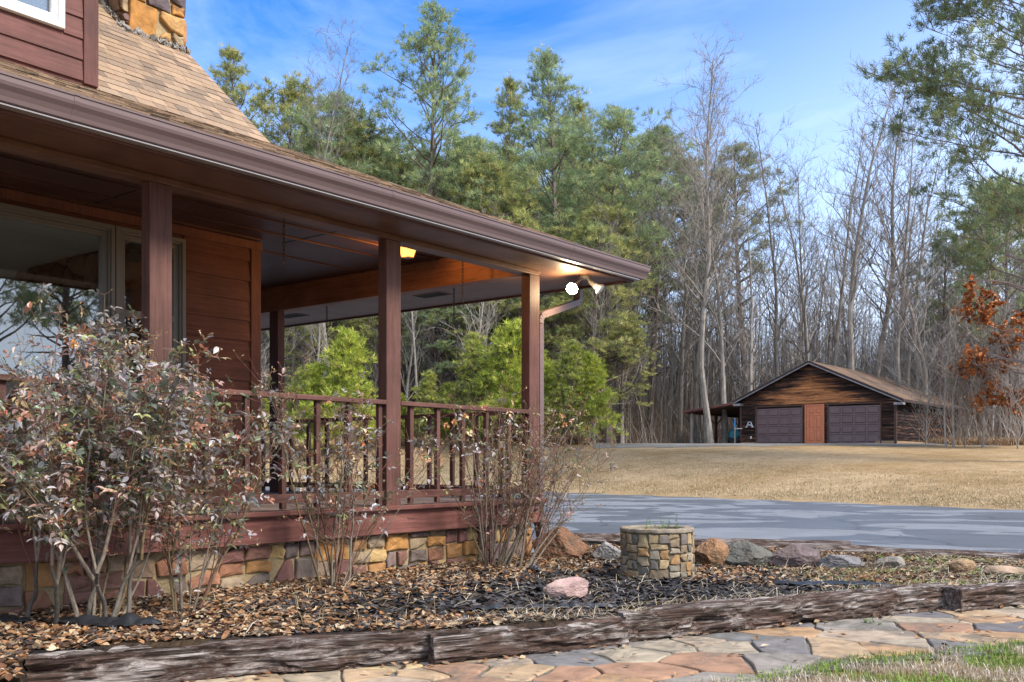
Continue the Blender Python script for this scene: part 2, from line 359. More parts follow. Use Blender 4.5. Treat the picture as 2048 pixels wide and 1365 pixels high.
def wkeep(x, y, l, d):
    k = clamp01((l + 5) / 11); e = lerp(57.5, 48.5, k) + 1.3 * mn.noise(Vector((l * .35, 2, 8))) + (18 if 4 < l < 20 else 0) - (1.0 if l > 22 else 0)
    return d > e
sheet('woodland_floor', [-590,-300,-150,-90]+list(np.arange(-60, 60, 1.0))+[90,150,300,590], list(np.arange(44, 80, .7)) + [85, 95, 110, 130, 160, 220, 400, 899], lambda x, y: tz(x, y) + .006, leafy_m, wkeep)

# ------------------------------------------------------------------ stone work generator
def clip(poly, nx, ny, c):
    o = []
    for i in range(len(poly)):
        p, q = poly[i], poly[(i+1) % len(poly)]; a = nx*p[0]+ny*p[1]-c; b = nx*q[0]+ny*q[1]-c
        if a <= 0: o.append(p)
        if (a < 0 < b) or (b < 0 < a): s = a/(a-b); o.append((p[0]+s*(q[0]-p[0]), p[1]+s*(q[1]-p[1])))
    return o
def voronoi(pts, x0, x1, y0, y1, anis=1.0):
    cells = []; P = [(x, y*anis) for x, y in pts]
    for i, (px, py) in enumerate(P):
        poly = [(x0, y0*anis), (x1, y0*anis), (x1, y1*anis), (x0, y1*anis)]
        near = sorted(range(len(P)), key=lambda k: (P[k][0]-px)**2 + (P[k][1]-py)**2)[1:22]
        for k in near:
            qx, qy = P[k]; nx, ny = qx-px, qy-py; poly = clip(poly, nx, ny, (nx*(px+qx)+ny*(py+qy))/2)
            if len(poly) < 3: break
        if len(poly) >= 3: cells.append([(x, y/anis) for x, y in poly])
    return cells
def chaikin(p, it=1, k=.25):
    for _ in range(it):
        q = []
        for i in range(len(p)):
            a, b = p[i], p[(i+1) % len(p)]
            q.append((lerp(a[0],b[0],k), lerp(a[1],b[1],k))); q.append((lerp(a[0],b[0],1-k), lerp(a[1],b[1],1-k)))
        p = q
    return p
def stone(mb, poly, f, gap, h, col, rnd, mi=0, its=2, k=.22, dome=.12, rough=.012):
    cx = sum(p[0] for p in poly)/len(poly); cy = sum(p[1] for p in poly)/len(poly)
    def shrink(pl, g):
        o = []
        for x, y in pl:
            d = math.hypot(x-cx, y-cy) or 1; s = max(.2, 1-g/d); o.append((cx+(x-cx)*s, cy+(y-cy)*s))
        return o
    p = chaikin(shrink(poly, gap), its, k); n = len(p); so = rnd.random()*50
    tx_, ty_ = rnd.uniform(-.12,.12)*(dome > 0), rnd.uniform(-.12,.12)*(dome > 0); f0 = f
    def f(x, y, h): return f0(x, y, h+(tx_*(x-cx)+ty_*(y-cy) if h > 0 else 0))
    def nz(x, y): return mn.noise(Vector((x*14+so, y*14, so)))*rough
    rings = [(0, -.02), (0, h*.62), (h*.16, h*.9), (h*.42, h)]
    vs = []
    for g, hh in rings:
        for x, y in shrink(p, g): vs.append(f(x+nz(x, y)*.5, y+nz(y, x)*.5, hh + (nz(x, y) if hh > 0 else 0)))
    q = shrink(p, h*.42)
    for x, y in [(lerp(cx, a, .5), lerp(cy, b, .5)) for a, b in q]: vs.append(f(x, y, h*(1+dome)+nz(x, y)*1.5))
    vs.append(f(cx, cy, h*(1+dome)+nz(cx, cy)))
    fs = [(r*n+i, r*n+(i+1) % n, (r+1)*n+(i+1) % n, (r+1)*n+i) for r in range(4) for i in range(n)]
    fs += [(4*n+i, 4*n+(i+1) % n, 5*n) for i in range(n)]
    mb.add(vs, fs, col, mi)
def coursed(x0, x1, y0, y1, hmin, hmax, wmin, wmax, rnd, jit=.25):
    pts = []; y = y0
    while y < y1:
        h = rnd.uniform(hmin, hmax); x = x0 - rnd.random()*wmax
        while x < x1:
            w_ = rnd.uniform(wmin, wmax); pts.append((x+w_/2+rnd.uniform(-jit, jit)*w_*.4, y+h/2+rnd.uniform(-jit, jit)*h)); x += w_
        y += h
    return pts
def stacked(x0, x1, y0, y1, hmin, hmax, wmin, wmax, rnd, big=.3, jit=.018):
    out = []; x = x0
    while x < x1:
        W_ = rnd.uniform(wmin*1.5, wmax*1.6); xe = min(x+W_, x1)
        if x1-xe < wmin: xe = x1
        if rnd.random() < big: rows = [y0, y1] if rnd.random() < .35 else [y0, lerp(y0, y1, rnd.uniform(.6,.75)), y1]
        else:
            rows = [y0]
            while rows[-1] < y1-hmin*.6: rows.append(min(y1, rows[-1]+rnd.uniform(hmin, hmax)))
            if rows[-1] < y1: rows[-1] = y1
        for a, b in zip(rows, rows[1:]):
            n = max(1, round((xe-x)/rnd.uniform(wmin, wmax))); cuts = [x]+sorted(x+(xe-x)*(k/n+rnd.uniform(-.1,.1)/n) for k in range(1, n))+[xe]
            for c, d in zip(cuts, cuts[1:]):
                j = lambda: rnd.uniform(-jit, jit); m = (c+d)/2
                p = [(c+j()*.7, a+j()*.6), (m+j()*2, a+j()*.5), (d+j()*.7, a+j()*.6), (d+j()*.9, (a+b)/2+j()), (d+j()*.7, b+j()*.6), (m+j()*2, b+j()*.5), (c+j()*.7, b+j()*.6), (c+j()*.9, (a+b)/2+j())]
                if rnd.random() < .3: del p[rnd.choice([0, 2, 4, 6])]
                out.append(p)
        x = xe
    return out
PAL = [(.36,.18,.06), (.30,.155,.06), (.22,.15,.10), (.14,.11,.095), (.20,.10,.075), (.30,.22,.14), (.11,.085,.08), (.40,.27,.12), (.17,.12,.11), (.26,.12,.07), (.16,.075,.065), (.33,.25,.17)]

# ------------------------------------------------------------------ HOUSE
house = empty('house', (6.1, 6.0, 0)); 
tag(house, 'brown stained wooden house with stone footing, wraparound covered porch and tan shingle roof', 'house')
class H:   # build parts in world coordinates under the house empty
    pass
def hp(mb, name, m, parent=None, **k):
    o = mb.build(name, m, parent or house, **k)
    o.location = Vector(o.location) - (house.location if parent is None else Vector((0,0,0)))
    return o
XL = -4.0                                   # left end of the house
ZD, ZB, ZS, ZCL = .73, 2.975, 3.02, 3.27    # deck, beam bottom, soffit, ceiling
XW, YW = 6.08, 8.0                          # wall corner
XG, YG = 9.1, 5.45                          # eave lines
YB = 14.0
# deck boards, rim, foundation
mb = MB()
y = 5.95
while y < YW:
    mb.box(XL, 8.07, y, y+.134, ZD-.035, ZD); y += .14
x = 8.07 - .134
while x > XW:
    mb.box(x, x+.134, YW+.06, YB, ZD-.035, ZD); x -= .14
hp(mb, 'deck', deck_m, bevel=.004)
mb = MB(); xs = [XL, -1.2, 2.35, 5.2, 8.02]
for a, b_ in zip(xs, xs[1:]): mb.box(a, b_-.003, 5.985, 6.022, .5, ZD-.037)
mb.box(8.0, 8.038, 6.025, YB, .5, ZD-.037)
hp(mb, 'rim_board', rim_m, bevel=.003)
mb = MB(); mb.box(XL, 8.09, 5.94, 5.985, ZD-.03, ZD+.006); mb.box(8.045, 8.09, 5.99, YB, ZD-.03, ZD+.006)
hp(mb, 'deck_nosing', rim_m, bevel=.005)
rnd = random.Random(5)
mb = MB(); mb.box(XL, 7.97, 6.075, 6.3, -.2, .497, mi=0); mb.box(7.72, 7.95, 6.3, YB, -.2, .497, mi=0)
pts = coursed(XL+4.5, 7.97, -.12, .5, .09, .25, .13, .36, rnd, .22)
for c in stacked(XL+4.5, 7.97, .02, .492, .08, .14, .12, .30, rnd, .33):
    stone(mb, c, lambda u, v, h: (u, 6.075-h, v), .010, rnd.uniform(.012,.04), PAL[rnd.randrange(len(PAL))], rnd, 1, its=1, k=.07, dome=.12)
pts = coursed(6.075, YB, -.12, .5, .12, .24, .14, .40, rnd, .45)
for c in voronoi(pts, 6.075, YB, -.15, .495, 1.15):
    stone(mb, c, lambda u, v, h: (7.95+h, u, v), .017, rnd.uniform(.018,.04), PAL[rnd.randrange(len(PAL))], rnd, 1, its=1)
hp(mb, 'foundation', [mortar_m, stone_m], smooth=False)
# posts
PW, PD = .168, .105
def post(x, y, wx=PW, wy=PD):
    mb = MB(); mb.box(-wx/2, wx/2, -wy/2, wy/2, ZD, ZB)
    o = mb.build('porch_post', wood_z, house, bevel=.007); o.location = Vector((x, y, 0)) - house.location; return o
for x in (-2.8, -.65, 1.5, 3.775, 5.965, 7.935): post(x, 6.0+PD/2)
for y in (10.0, 13.8): post(7.9, y, PD, PW)
# railings
def railing(p, q, spacing=.34, first=.17):
    p = Vector((*p, 0)); q = Vector((*q, 0)); L_ = (q-p).length; ang = math.atan2(q.y-p.y, q.x-p.x)
    r = empty('railing', p - house.location, ang); r.parent = house
    mx = wood_x
    a = MB(); a.box(0, L_, -.048, .048, 1.583, 1.622); a.build('top_rail', mx, r, bevel=.005)
    a = MB(); a.box(0, L_, -.02, .02, ZD+.062, ZD+.128); a.build('bottom_rail', mx, r, bevel=.004)
    a = MB(); a.box(-.0215, .0215, -.019, .019, -.42, .42); proto = None; x = first
    while x < L_-.03:
        if proto is None: o = proto = a.build('baluster', wood_z, r, bevel=.003)
        else: o = proto.copy(); COL.objects.link(o); o.parent = r
        o.location = (x, -.0, 1.583-.42+.0); x += spacing
    return r
# balusters run from the deck rail to the underside of the handrail
for a, b_ in ((-2.71,-.74), (-.56,1.41), (1.59,3.69)): railing((a, 6.045), (b_, 6.045), .335, .15)
railing((3.86, 6.045), (5.88, 6.045), .335, .30); railing((6.05, 6.045), (7.85, 6.045), .34, .16)
railing((7.915, 6.11), (7.915, 9.91), .333, .31); railing((7.915, 10.09), (7.915, 13.7), .34, .2)
# beams, ceiling, soffits
mb = MB(); mb.box(XL, 8.0, 5.99, 6.14, ZB, ZS-.002); mb.box(XL, 8.0, 6.0, 6.13, ZS-.004, ZCL+.02)
hp(mb, 'beam', soff_m, bevel=.004)
mb = MB(); mb.box(7.845, 7.985, 6.145, YB, ZB, ZCL+.02); mb.box(7.83, 7.844, 6.145, YB, ZCL-.055, ZCL)
hp(mb, 'beam', wood('end beam stain with lantern glow', (.13,.06,.035), (.22,.10,.06), (.28,.14,.085), 'y'), bevel=.004)  # stain made brighter orange: the lantern's glow put into the colour
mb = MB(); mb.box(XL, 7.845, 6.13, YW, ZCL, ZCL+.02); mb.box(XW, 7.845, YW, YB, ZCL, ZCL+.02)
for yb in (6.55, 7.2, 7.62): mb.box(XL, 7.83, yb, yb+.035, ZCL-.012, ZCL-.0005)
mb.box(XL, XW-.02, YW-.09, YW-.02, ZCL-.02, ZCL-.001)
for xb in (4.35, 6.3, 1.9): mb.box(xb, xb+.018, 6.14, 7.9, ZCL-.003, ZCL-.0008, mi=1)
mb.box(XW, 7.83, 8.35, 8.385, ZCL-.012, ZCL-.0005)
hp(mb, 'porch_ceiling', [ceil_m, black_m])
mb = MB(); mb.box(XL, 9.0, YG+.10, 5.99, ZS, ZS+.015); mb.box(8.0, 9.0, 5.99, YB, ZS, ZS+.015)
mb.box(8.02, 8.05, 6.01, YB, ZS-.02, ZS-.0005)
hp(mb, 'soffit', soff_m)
for (vx, vy) in ((8.38, 7.8), (8.43, 10.35)):
    mb = MB(); mb.box(vx-.11, vx+.11, vy-.22, vy+.22, ZS-.006, ZS-.001, mi=0)
    for k in range(5): mb.box(vx-.085+k*.036, vx-.063+k*.036, vy-.2, vy+.2, ZS-.009, ZS-.0065, mi=1)
    hp(mb, 'soffit_vent', [soff_m, black_m])
mb = MB(); mb.box(XL, 9.03, YG+.065, YG+.098, ZS-.02, 3.165); mb.box(9.002, 9.035, YG+.10, YB, ZS-.02, 3.165)
hp(mb, 'fascia', wood_x)
# gutter: K profile, mitred
prof = [(0, 0), (.072, 0), (.078, .006), (.084, .03), (.098, .058), (.116, .082), (.122, .10), (.122, .128), (.128, .130), (.128, .142), (.114, .142), (.114, .12), (.1, .095), (.006, .012), (.006, .145), (0, .145)]
z0 = ZS + .008
mb = MB()
mb.extrude(prof, lambda a, b_: (XL, YG+.063-a, z0+b_), lambda a, b_: (9.037+a, YG+.063-a, z0+b_))
mb.extrude(prof, lambda a, b_: (9.037+a, YG+.063-a, z0+b_), lambda a, b_: (9.037+a, YB, z0+b_))
for xs_ in (2.85, 5.35, 7.75):
    pf = [((a-.06)*1.03+.0605, (b_-.07)*1.03+.0705) for a, b_ in prof[:11]]+[(.06,.1),(.0,-.004)]
    mb.extrude(pf[:11]+[(.10,.118),(.085,.09),(.002,.008)], lambda a, b_: (xs_, YG+.063-a, z0+b_), lambda a, b_: (xs_+.03, YG+.063-a, z0+b_))
hp(mb, 'gutter', gut_m, fixn=True)
mb = MB(); mb.box(XL, 9.03, YG-.004, YG+.06, z0-.012, z0-.003); mb.box(9.04, 9.105, YG+.07, YB, z0-.012, z0-.003)
hp(mb, 'gutter_sheen', gut_sheen)  # added pale strip standing for the sheen on the gutter bottom
# downspout: ribbed rectangular section
def ribbed(mb, p, q, w_, d_, side):
    p = Vector(p); q = Vector(q); ax = (q-p).normalized(); sd = Vector(side); up = ax.cross(sd).normalized(); sd = up.cross(ax).normalized()
    pr = []
    K = 6
    for k in range(K*4+1): pr.append((-w_/2+w_*k/(K*4), d_/2+(.004 if k % 4 < 2 else -.002)))
    pr += [(w_/2, -d_/2), (-w_/2, -d_/2)]
    mb.extrude(pr, lambda a, b_: p+sd*a+up*b_, lambda a, b_: q+sd*a+up*b_)
mb = MB()
dx, dy = 8.05, 6.05
path = [(9.06, 6.25, 3.03), (9.06, 6.25, 2.90), (9.02, 6.235, 2.86), (8.13, 6.07, 2.60), (8.09, 6.06, 2.575), (8.07, 6.055, 2.54), (8.065, 6.05, 2.50), (8.065, 6.05, .55), (8.07,6.02,.35), (8.12, 5.9, .25)]
for a, b_ in zip(path, path[1:]): ribbed(mb, a, b_, .085, .06, (0, 1, 0))
hp(mb, 'downspout', gut_m, fixn=True)
# siding walls
def siding(mb, x0, x1, z0, z1, yf, expo, rnd, holes=(), thick=.018, ax='y', joints=True, ztop=None):
    z = z0
    while z < z1-.01:
        zt = min(z+expo, z1); segs = [(x0, x1)]
        for (a, b_, c, d) in holes:
            if zt > c+.005 and z < d-.005:
                ns_ = []
                for s in segs:
                    if b_ <= s[0] or a >= s[1]: ns_.append(s); continue
                    if a > s[0]: ns_.append((s[0], a))
                    if b_ < s[1]: ns_.append((b_, s[1]))
                segs = ns_
        for (a, b_) in segs:
            cuts = [a]
            if joints and b_-a > 2.6: cuts.append(rnd.uniform(a+.8, b_-.8))
            cuts.append(b_)
            for c0, c1 in zip(cuts, cuts[1:]):
                c1 -= .002; g = rnd.uniform(.82, 1.15); wob = rnd.uniform(-.002, .002)
                t0, t1 = thick+wob, .003
                vs = [(c0, -t0, z), (c1, -t0, z), (c1, -t1, zt+.004), (c0, -t1, zt+.004), (c0, 0, z), (c1, 0, z), (c1, 0, zt+.004), (c0, 0, zt+.004)]
                vs = [(vx, yf+vy, vz) if ax == 'y' else (yf-vy, vx, vz) for vx, vy, vz in vs]
                mb.add(vs, [(0,1,2,3), (4,5,1,0), (7,3,2,6), (0,3,7,4), (1,5,6,2)], (g, g, g))
        z = zt
WX0, WX1, WX2 = 1.55, 4.60, 5.26; WZ0, WZ1 = 1.66, 3.13
mb = MB(); rnd = random.Random(3)
siding(mb, XL, XW-.09, ZD, ZCL-.03, YW, .193, rnd, [(WX0, WX2, WZ0, WZ1)])
mb.box(XL, WX0, YW+.002, YW+.12, ZD, ZCL); mb.box(WX2, XW-.003, YW+.002, YW+.12, ZD, ZCL); mb.box(WX0, WX2, YW+.002, YW+.12, ZD, WZ0); mb.box(WX0, WX2, YW+.002, YW+.12, WZ1, ZCL)
siding(mb, YW, YB, ZD, ZCL, XW, .193, rnd, ax='x'); mb.box(XW-.12, XW-.002, YW+.122, YB, ZD, ZCL)
hp(mb, 'wall', sid)
mb = MB(); mb.box(XW-.088, XW+.025, YW-.026, YW-.002, ZD, ZCL-.04); mb.box(XW+.001, XW+.025, YW-.0015, YW+.09, ZD, ZCL-.04)
mb.box(XL, XW+.04, YW-.03, YW-.001, ZCL-.1, ZCL-.02)
hp(mb, 'corner_board', wood('corner board stain', (.085,.032,.02), (.14,.055,.035), (.18,.08,.052), 'z'), bevel=.003)
# ground floor windows
def win_rect(mb, x0, x1, z0, z1, w_, y0, y1, mi=0):
    mb.box(x0, x1, y0, y1, z1-w_, z1, mi=mi); mb.box(x0, x1, y0, y1, z0, z0+w_, mi=mi)
    mb.box(x0, x0+w_, y0, y1, z0+w_, z1-w_, mi=mi); mb.box(x1-w_, x1, y0, y1, z0+w_, z1-w_, mi=mi)
def window(x0, x1, z0, z1, mid=False):
    wn = empty('window', Vector(((x0+x1)/2, YW, z0)) - house.location); wn.parent = house
    off = -Vector(((x0+x1)/2, YW, z0))
    mb = MB(); win_rect(mb, x0+.002, x1-.002, z0, z1, .035, YW-.045, YW+.1); win_rect(mb, x0+.037, x1-.037, z0+.035, z1-.035, .02, YW-.03, YW+.08)
    mb.build('window_frame', frame_m, wn, bevel=.003, loc=off)
    mb = MB(); a, b_, c, d = x0+.058, x1-.058, z0+.056, z1-.056
    win_rect(mb, a, b_, c, d, .045, YW-.01, YW+.05)
    if mid: mb.box(a+.045, b_-.045, YW-.012, YW+.048, (c+d)/2-.03, (c+d)/2+.03)
    mb.build('sash', frame_m, wn, bevel=.003, loc=off)
    mb = MB(); mb.box(a+.04, b_-.04, YW+.018, YW+.024, c+.04, d-.04); mb.build('pane', glass_m, wn, loc=off)
    mb = MB(); mb.box(x0-.02, x1+.02, YW-.075, YW-.046, z0-.03, z0+.005); mb.box(x0-.02, x1+.02, YW-.045, YW-.02, z0-.03, z0-.001); mb.build('sill', frame_m, wn, bevel=.004, loc=off)
window(WX0, WX1-.03, WZ0, WZ1); window(WX1-.025, WX2, WZ0, WZ1, True)
# the room behind the glass
cream, t, b = mat('textured cream ceiling', rough=.95); v = coords(t); n1 = noise(t, v, 70, 4, .8); r = ramp(t, [(.35,(.66,.61,.48)),(.65,(.86,.81,.67))], n1); t.links.new(r.outputs[0], b.inputs['Base Color']); bump(t, b, n1, .8, .02)
tanwall, *_ = mat('tan interior paint', (.52,.43,.30), .9)
mb = MB(); mb.box(-2.5, XW-.125, YW+.125, 12.4, 3.42, 3.46); hp(mb, 'room_ceiling', cream)
mb = MB(); mb.box(-2.5, -2.2, 12.2, 12.3, .75, 3.2); mb.box(4.2, XW-.125, 12.2, 12.3, .75, 3.42); mb.box(-2.5, 4.2, 12.2, 12.3, 3.2, 3.42); mb.box(XW-.2, XW-.125, YW+.125, 12.2, .75, 3.42)  # unseen back and left sides opened up to let sky light in
mb.box(-2.6, -2.5, YW+.12, 8.5, .75, 3.42); mb.box(-2.6, -2.5, 12.0, 12.3, .75, 3.42)
hp(mb, 'room_wall', tanwall)
mb = MB(); mb.box(-2.5, XW-.125, YW+.125, 12.3, .70, .749); hp(mb, 'room_floor', mat('pale bounce floor', (.62,.57,.48), .95)[0])  # unseen floor, made pale to bounce daylight onto the ceiling
mb = MB()
for k, (dz_, dd) in enumerate(((0, .10), (.035, .07), (.07, .035))): mb.box(-2.5, 5.69, 12.2-dd, 12.199, 3.42-dz_-.034, 3.42-dz_-.002)
hp(mb, 'crown_moulding', white_m, bevel=.004)
mb = MB(); mb.box(5.72, XW-.21, 8.7, 11.9, .75, 3.415, mi=0); rnd = random.Random(12)
for c in voronoi(coursed(8.7, 11.9, .75, 3.4, .2, .5, .2, .45, rnd, .6), 8.7, 11.9, .76, 3.41, 1):
    q = rnd.choice([(.05,.035,.028),(.08,.055,.045),(.06,.03,.022),(.1,.085,.06),(.03,.026,.024)])
    stone(mb, c, lambda u, v, h: (5.72-h, u, v), .02, rnd.uniform(.03, .06), q, rnd, 1, its=1)
hp(mb, 'fireplace', [black_m, stone_m])
# roof
ZE, SL = 3.172, .42
XV, YV, ZV, S2 = 6.375, 8.175, 4.32, .895
SHC = [(.29,.20,.135), (.265,.185,.128), (.315,.22,.148), (.235,.17,.122), (.28,.20,.14), (.20,.148,.11), (.30,.21,.14)]
def shingles(mb, f, umin, umax, L_, rnd, expo=.138, wmin=.10, wmax=.24, lift=.007):
    """f(u, s, h): point at s metres up the slope and h above it; umin/umax functions of s"""
    k = 0; s = 0.0
    while s < L_:
        e = min(s+expo+.02, L_+.02); u0, u1 = umin(s), umax(s); u = u0 - rnd.random()*wmax
        while u < u1:
            w_ = rnd.uniform(wmin, wmax); a = max(u, u0); b_ = min(u+w_-.003, u1); u += w_
            if b_-a < .01: continue
            a2, b2 = max(a, umin(e)), min(b_, umax(e))
            if b2 <= a2: a2 = b2 = umin(e) if a < umin(e) else umax(e)
            th = lift+rnd.choice([0, .3, .8])*lift*.8+rnd.uniform(0, .002); sj = s-rnd.uniform(0, .004)
            c = SHC[rnd.randrange(7)]; g = rnd.uniform(.85, 1.12); c = (c[0]*g, c[1]*g, c[2]*g)
            vs = [f(a, sj, th), f(b_, sj, th), f(b2, e, .002), f(a2, e, .002), f(a, sj, -.004), f(b_, sj, -.004), f(a2, e, -.004), f(b2, e, -.004)]
            dkf = rnd.choice([.25,.5,.9,1.1]); dk = (c[0]*dkf, c[1]*dkf, c[2]*dkf)
            mb.add(vs, [(0,1,2,3), (4,5,1,0), (5,7,2,1), (0,3,6,4)], [c, dk, dk, dk])
        s += expo
mb = MB(); rnd = random.Random(8)
y0 = YG-.01; run = YV-y0; nl = math.hypot(1, SL); cs, sn = 1/nl, SL/nl
fr = lambda u, s, h: (u, y0+s*cs-h*sn, ZE+s*sn+h*cs)
shingles(mb, fr, lambda s: XL, lambda s: 9.17-s*cs, run/cs, rnd)
er = lambda u, s, h: (9.17-s*cs+h*sn, u, ZE+s*sn+h*cs)
shingles(mb, er, lambda s: y0+s*cs, lambda s: YB, 2.8/cs, rnd)
hx = 9.17-run
mb.add([(XL,y0,ZE-.006),(9.17,y0,ZE-.006),(hx,YV,ZE+run*SL-.006),(XL,YV,ZE+run*SL-.006)], [(0,1,2,3)], (.1,.07,.05))
mb.add([(9.17,y0,ZE-.006),(9.17,YB,ZE-.006),(XW,YB,ZE+(9.17-XW)*SL-.006),(XW,YV+.3,ZE+(9.17-XW)*SL-.006),(hx,YV,ZE+run*SL-.006)], [(0,1,2,3,4)], (.1,.07,.05))
s_ = 0                                                     # hip caps
while s_ < run-.1:
    g = rnd.uniform(.9, 1.1); c = tuple(q*g for q in SHC[rnd.randrange(7)])
    a = Vector((9.17-s_, y0+s_, ZE+s_*SL+.012)); b_ = Vector((9.17-s_-.15, y0+s_+.15, ZE+(s_+.15)*SL+.010))
    mb.add([a, a+Vector((-.13,0,-.002)), b_+Vector((-.13,0,-.002)), b_, a+Vector((0,.13,-.002)), b_+Vector((0,.13,-.002))], [(0,3,2,1),(0,4,5,3)], c); s_ += .14
# steep main roof
n2 = math.hypot(1, S2); c2, s2 = 1/n2, S2/n2; ZV2 = ZE+run*SL+.004; RUN2 = 4.4
mr = lambda u, s, h: (u, YV+s*c2-h*s2, ZV2+s*s2+h*c2)
shingles(mb, mr, lambda s: XL, lambda s: XV, RUN2/c2, rnd, expo=.125, lift=.005)
YR, ZR = YV+RUN2, ZV2+RUN2*S2
mb.add([(XL,YV,ZV2-.005),(XV,YV,ZV2-.005),(XV,YR,ZR-.005),(XL,YR,ZR-.005)], [(0,1,2,3)], (.1,.07,.05))
mb.add([(XL,YR,ZR),(XV,YR,ZR),(XV,YR+1.2,ZR-1.2*S2),(XL,YR+1.2,ZR-1.2*S2)], [(0,1,2,3)], (.28,.18,.11))  # unseen rear slope, cut short so sky light reaches the room
mb.add([(XV,YV,ZV2-.005),(XV,YV,ZV2-.10),(XV,YR,ZR-.10),(XV,YR,ZR-.005)], [(0,1,2,3)], (.07,.05,.04))
roof = hp(mb, 'roof', shing_m)
mb = MB(); mb.add([(XW,YV+.02,ZV2-.05),(XW,YR,ZR-.05),(XW,YR+1.1,ZR-1.1*S2-.05),(XW,YR+1.1,ZCL),(XW,YV+.02,ZCL)], [(0,1,2,3,4)]); hp(mb, 'gable_wall', sid)
# dormer
DX, DY = 4.5, YV+.01; DZ1 = 7.4
dm = empty('dormer', Vector((2.5, DY, ZV2)) - house.location); dm.parent = house; off = -Vector((2.5, DY, ZV2))
mb = MB(); rnd = random.Random(21); WD = (2.2, 4.21, 4.73, 6.2)
siding(mb, -.5, DX-.12, ZV2+.03, DZ1, DY-.03, .178, rnd, [WD], joints=False)
mb.box(-.5, WD[0], DY-.028, DY+.06, ZV2-.3, DZ1); mb.box(WD[1], DX-.004, DY-.028, DY+.06, ZV2-.3, DZ1); mb.box(WD[0], WD[1], DY-.028, DY+.06, ZV2-.3, WD[2]); mb.box(WD[0], WD[1], DY-.028, DY+.06, WD[3], DZ1)
mb.add([(DX-.006,DY,ZV2),(DX-.006,DY,DZ1),(DX-.006,YV+(DZ1-ZV2)/S2,DZ1)], [(0,1,2)])
mb.build('dormer_wall', dsid, dm, loc=off)
mb = MB(); mb.box(DX-.118, DX+.012, DY-.058, DY-.03, ZV2+.01, DZ1); mb.box(DX-.003, DX+.022, DY-.0295, DY+.08, ZV2+.01, DZ1); mb.build('corner_board', wood('dormer corner board', (.065,.024,.02), (.105,.042,.035), (.14,.06,.05), 'z'), dm, bevel=.003, loc=off)
mb = MB(); x0, x1, z0_, z1_ = WD; win_rect(mb, x0+.002, x1-.002, z0_+.002, z1_, .05, DY-.075, DY+.05); win_rect(mb, x0+.054, x1-.054, z0_+.054, z1_-.054, .05, DY-.05, DY+.04); mb.build('window_frame', white_m, dm, bevel=.004, loc=off)
mb = MB(); mb.box(x0+.1, x1-.1, DY-.01, DY-.005, z0_+.1, z1_-.1); mb.build('window_pane', glass('upper window glass', (.85,.9,.92)), dm, loc=off)
mb = MB(); z = z0_+.12
while z < z1_-.1: mb.add([(x0+.1,DY+.02,z),(x1-.1,DY+.02,z),(x1-.1,DY+.05,z+.028),(x0+.1,DY+.05,z+.028)], [(0,1,2,3)]); z += .034
mb.box(x0+.1, x1-.1, DY+.09, DY+.1, z0_+.1, z1_-.1); mb.build('blind', blind_m, dm, loc=off)
mb = MB(); mb.bar((-.6, DY-.35, DZ1+.0), (-.6, YV+3.9, DZ1+.35), .01, .01); mb.add([(-.8,DY-.4,DZ1),(DX+.3,DY-.4,DZ1),(DX+.3,YR,DZ1+1.0),(-.8,YR,DZ1+1.0)], [(0,1,2,3)], (.3,.19,.12)); mb.build('dormer_roof', shing_m, dm, loc=off)
# chimney
mb = MB(); CX0, CX1, CY0, CY1 = 5.68, 6.33, 9.66, 10.75; CZ0, CZ1 = 4.6, 9.2
mb.box(CX0, CX1, CY0, CY1, CZ0, CZ1, mi=0); rnd = random.Random(17)
CP = [(.40,.19,.05), (.25,.15,.09), (.10,.08,.09), (.34,.25,.15), (.16,.10,.10), (.42,.24,.09), (.3,.22,.15)]
for c in [q for k in range(10) for q in stacked(CX0-.02, CX1+.02, CZ0+k*.46, CZ0+k*.46+.46, .10, .22, .16, .4, rnd, .2)]:
    stone(mb, c, lambda u, v, h: (u, CY0-h, v), .014, rnd.uniform(.03,.06), rnd.choice(CP), rnd, 1, its=1, k=.08)
for c in voronoi(coursed(CY0, CY1, CZ0, CZ1, .16, .30, .22, .42, rnd, .3), CY0-.03, CY1, CZ0, CZ1, 1.2):
    stone(mb, c, lambda u, v, h: (CX0-h, u, v), .014, rnd.uniform(.03,.06), rnd.choice(CP), rnd, 1, its=1, k=.08)
for c in voronoi(coursed(CY0, CY1, CZ0, CZ1, .16, .30, .22, .42, rnd, .3), CY0-.03, CY1, CZ0, CZ1, 1.2):
    stone(mb, c, lambda u, v, h: (CX1+h, u, v), .014, rnd.uniform(.03,.05), rnd.choice(CP), rnd, 1, its=1, k=.18)
hp(mb, 'chimney', [mortar_m, stone_m])
fl_m, t, b = mat('crusted cement flashing', rough=.9); v = coords(t); n1 = noise(t, v, 25, 6, .8); r = ramp(t, [(.35,(.10,.085,.07)),(.62,(.48,.46,.43))], n1); t.links.new(r.outputs[0], b.inputs['Base Color']); bump(t, b, n1, 1, .03)
mb = MB(); rnd = random.Random(2)
def rz(y): return ZV2+(y-YV)*S2
def crust(f, n):
    for k in range(n):
        u0, u1 = k/n, (k+1.6)/n; pts = [Vector(f(lerp(u0, u1, j/3)))+rv_(.018) for j in range(4)]; r_ = rnd.uniform(.012, .045); mb.tube(pts, [r_*.4, r_, r_*.8, r_*.3], 5)
def rv_(q): return Vector((rnd.gauss(0,q), rnd.gauss(0,q), rnd.gauss(0,q)))
crust(lambda u: (lerp(CX0-.07, CX1+.03, u), CY0-.06, rz(CY0-.06)+.015), 40)
crust(lambda u: (CX0-.07, lerp(CY0-.05, CY1, u), rz(lerp(CY0-.05, CY1, u))+.015), 60)
hp(mb, 'chimney_flashing', fl_m, smooth=False)

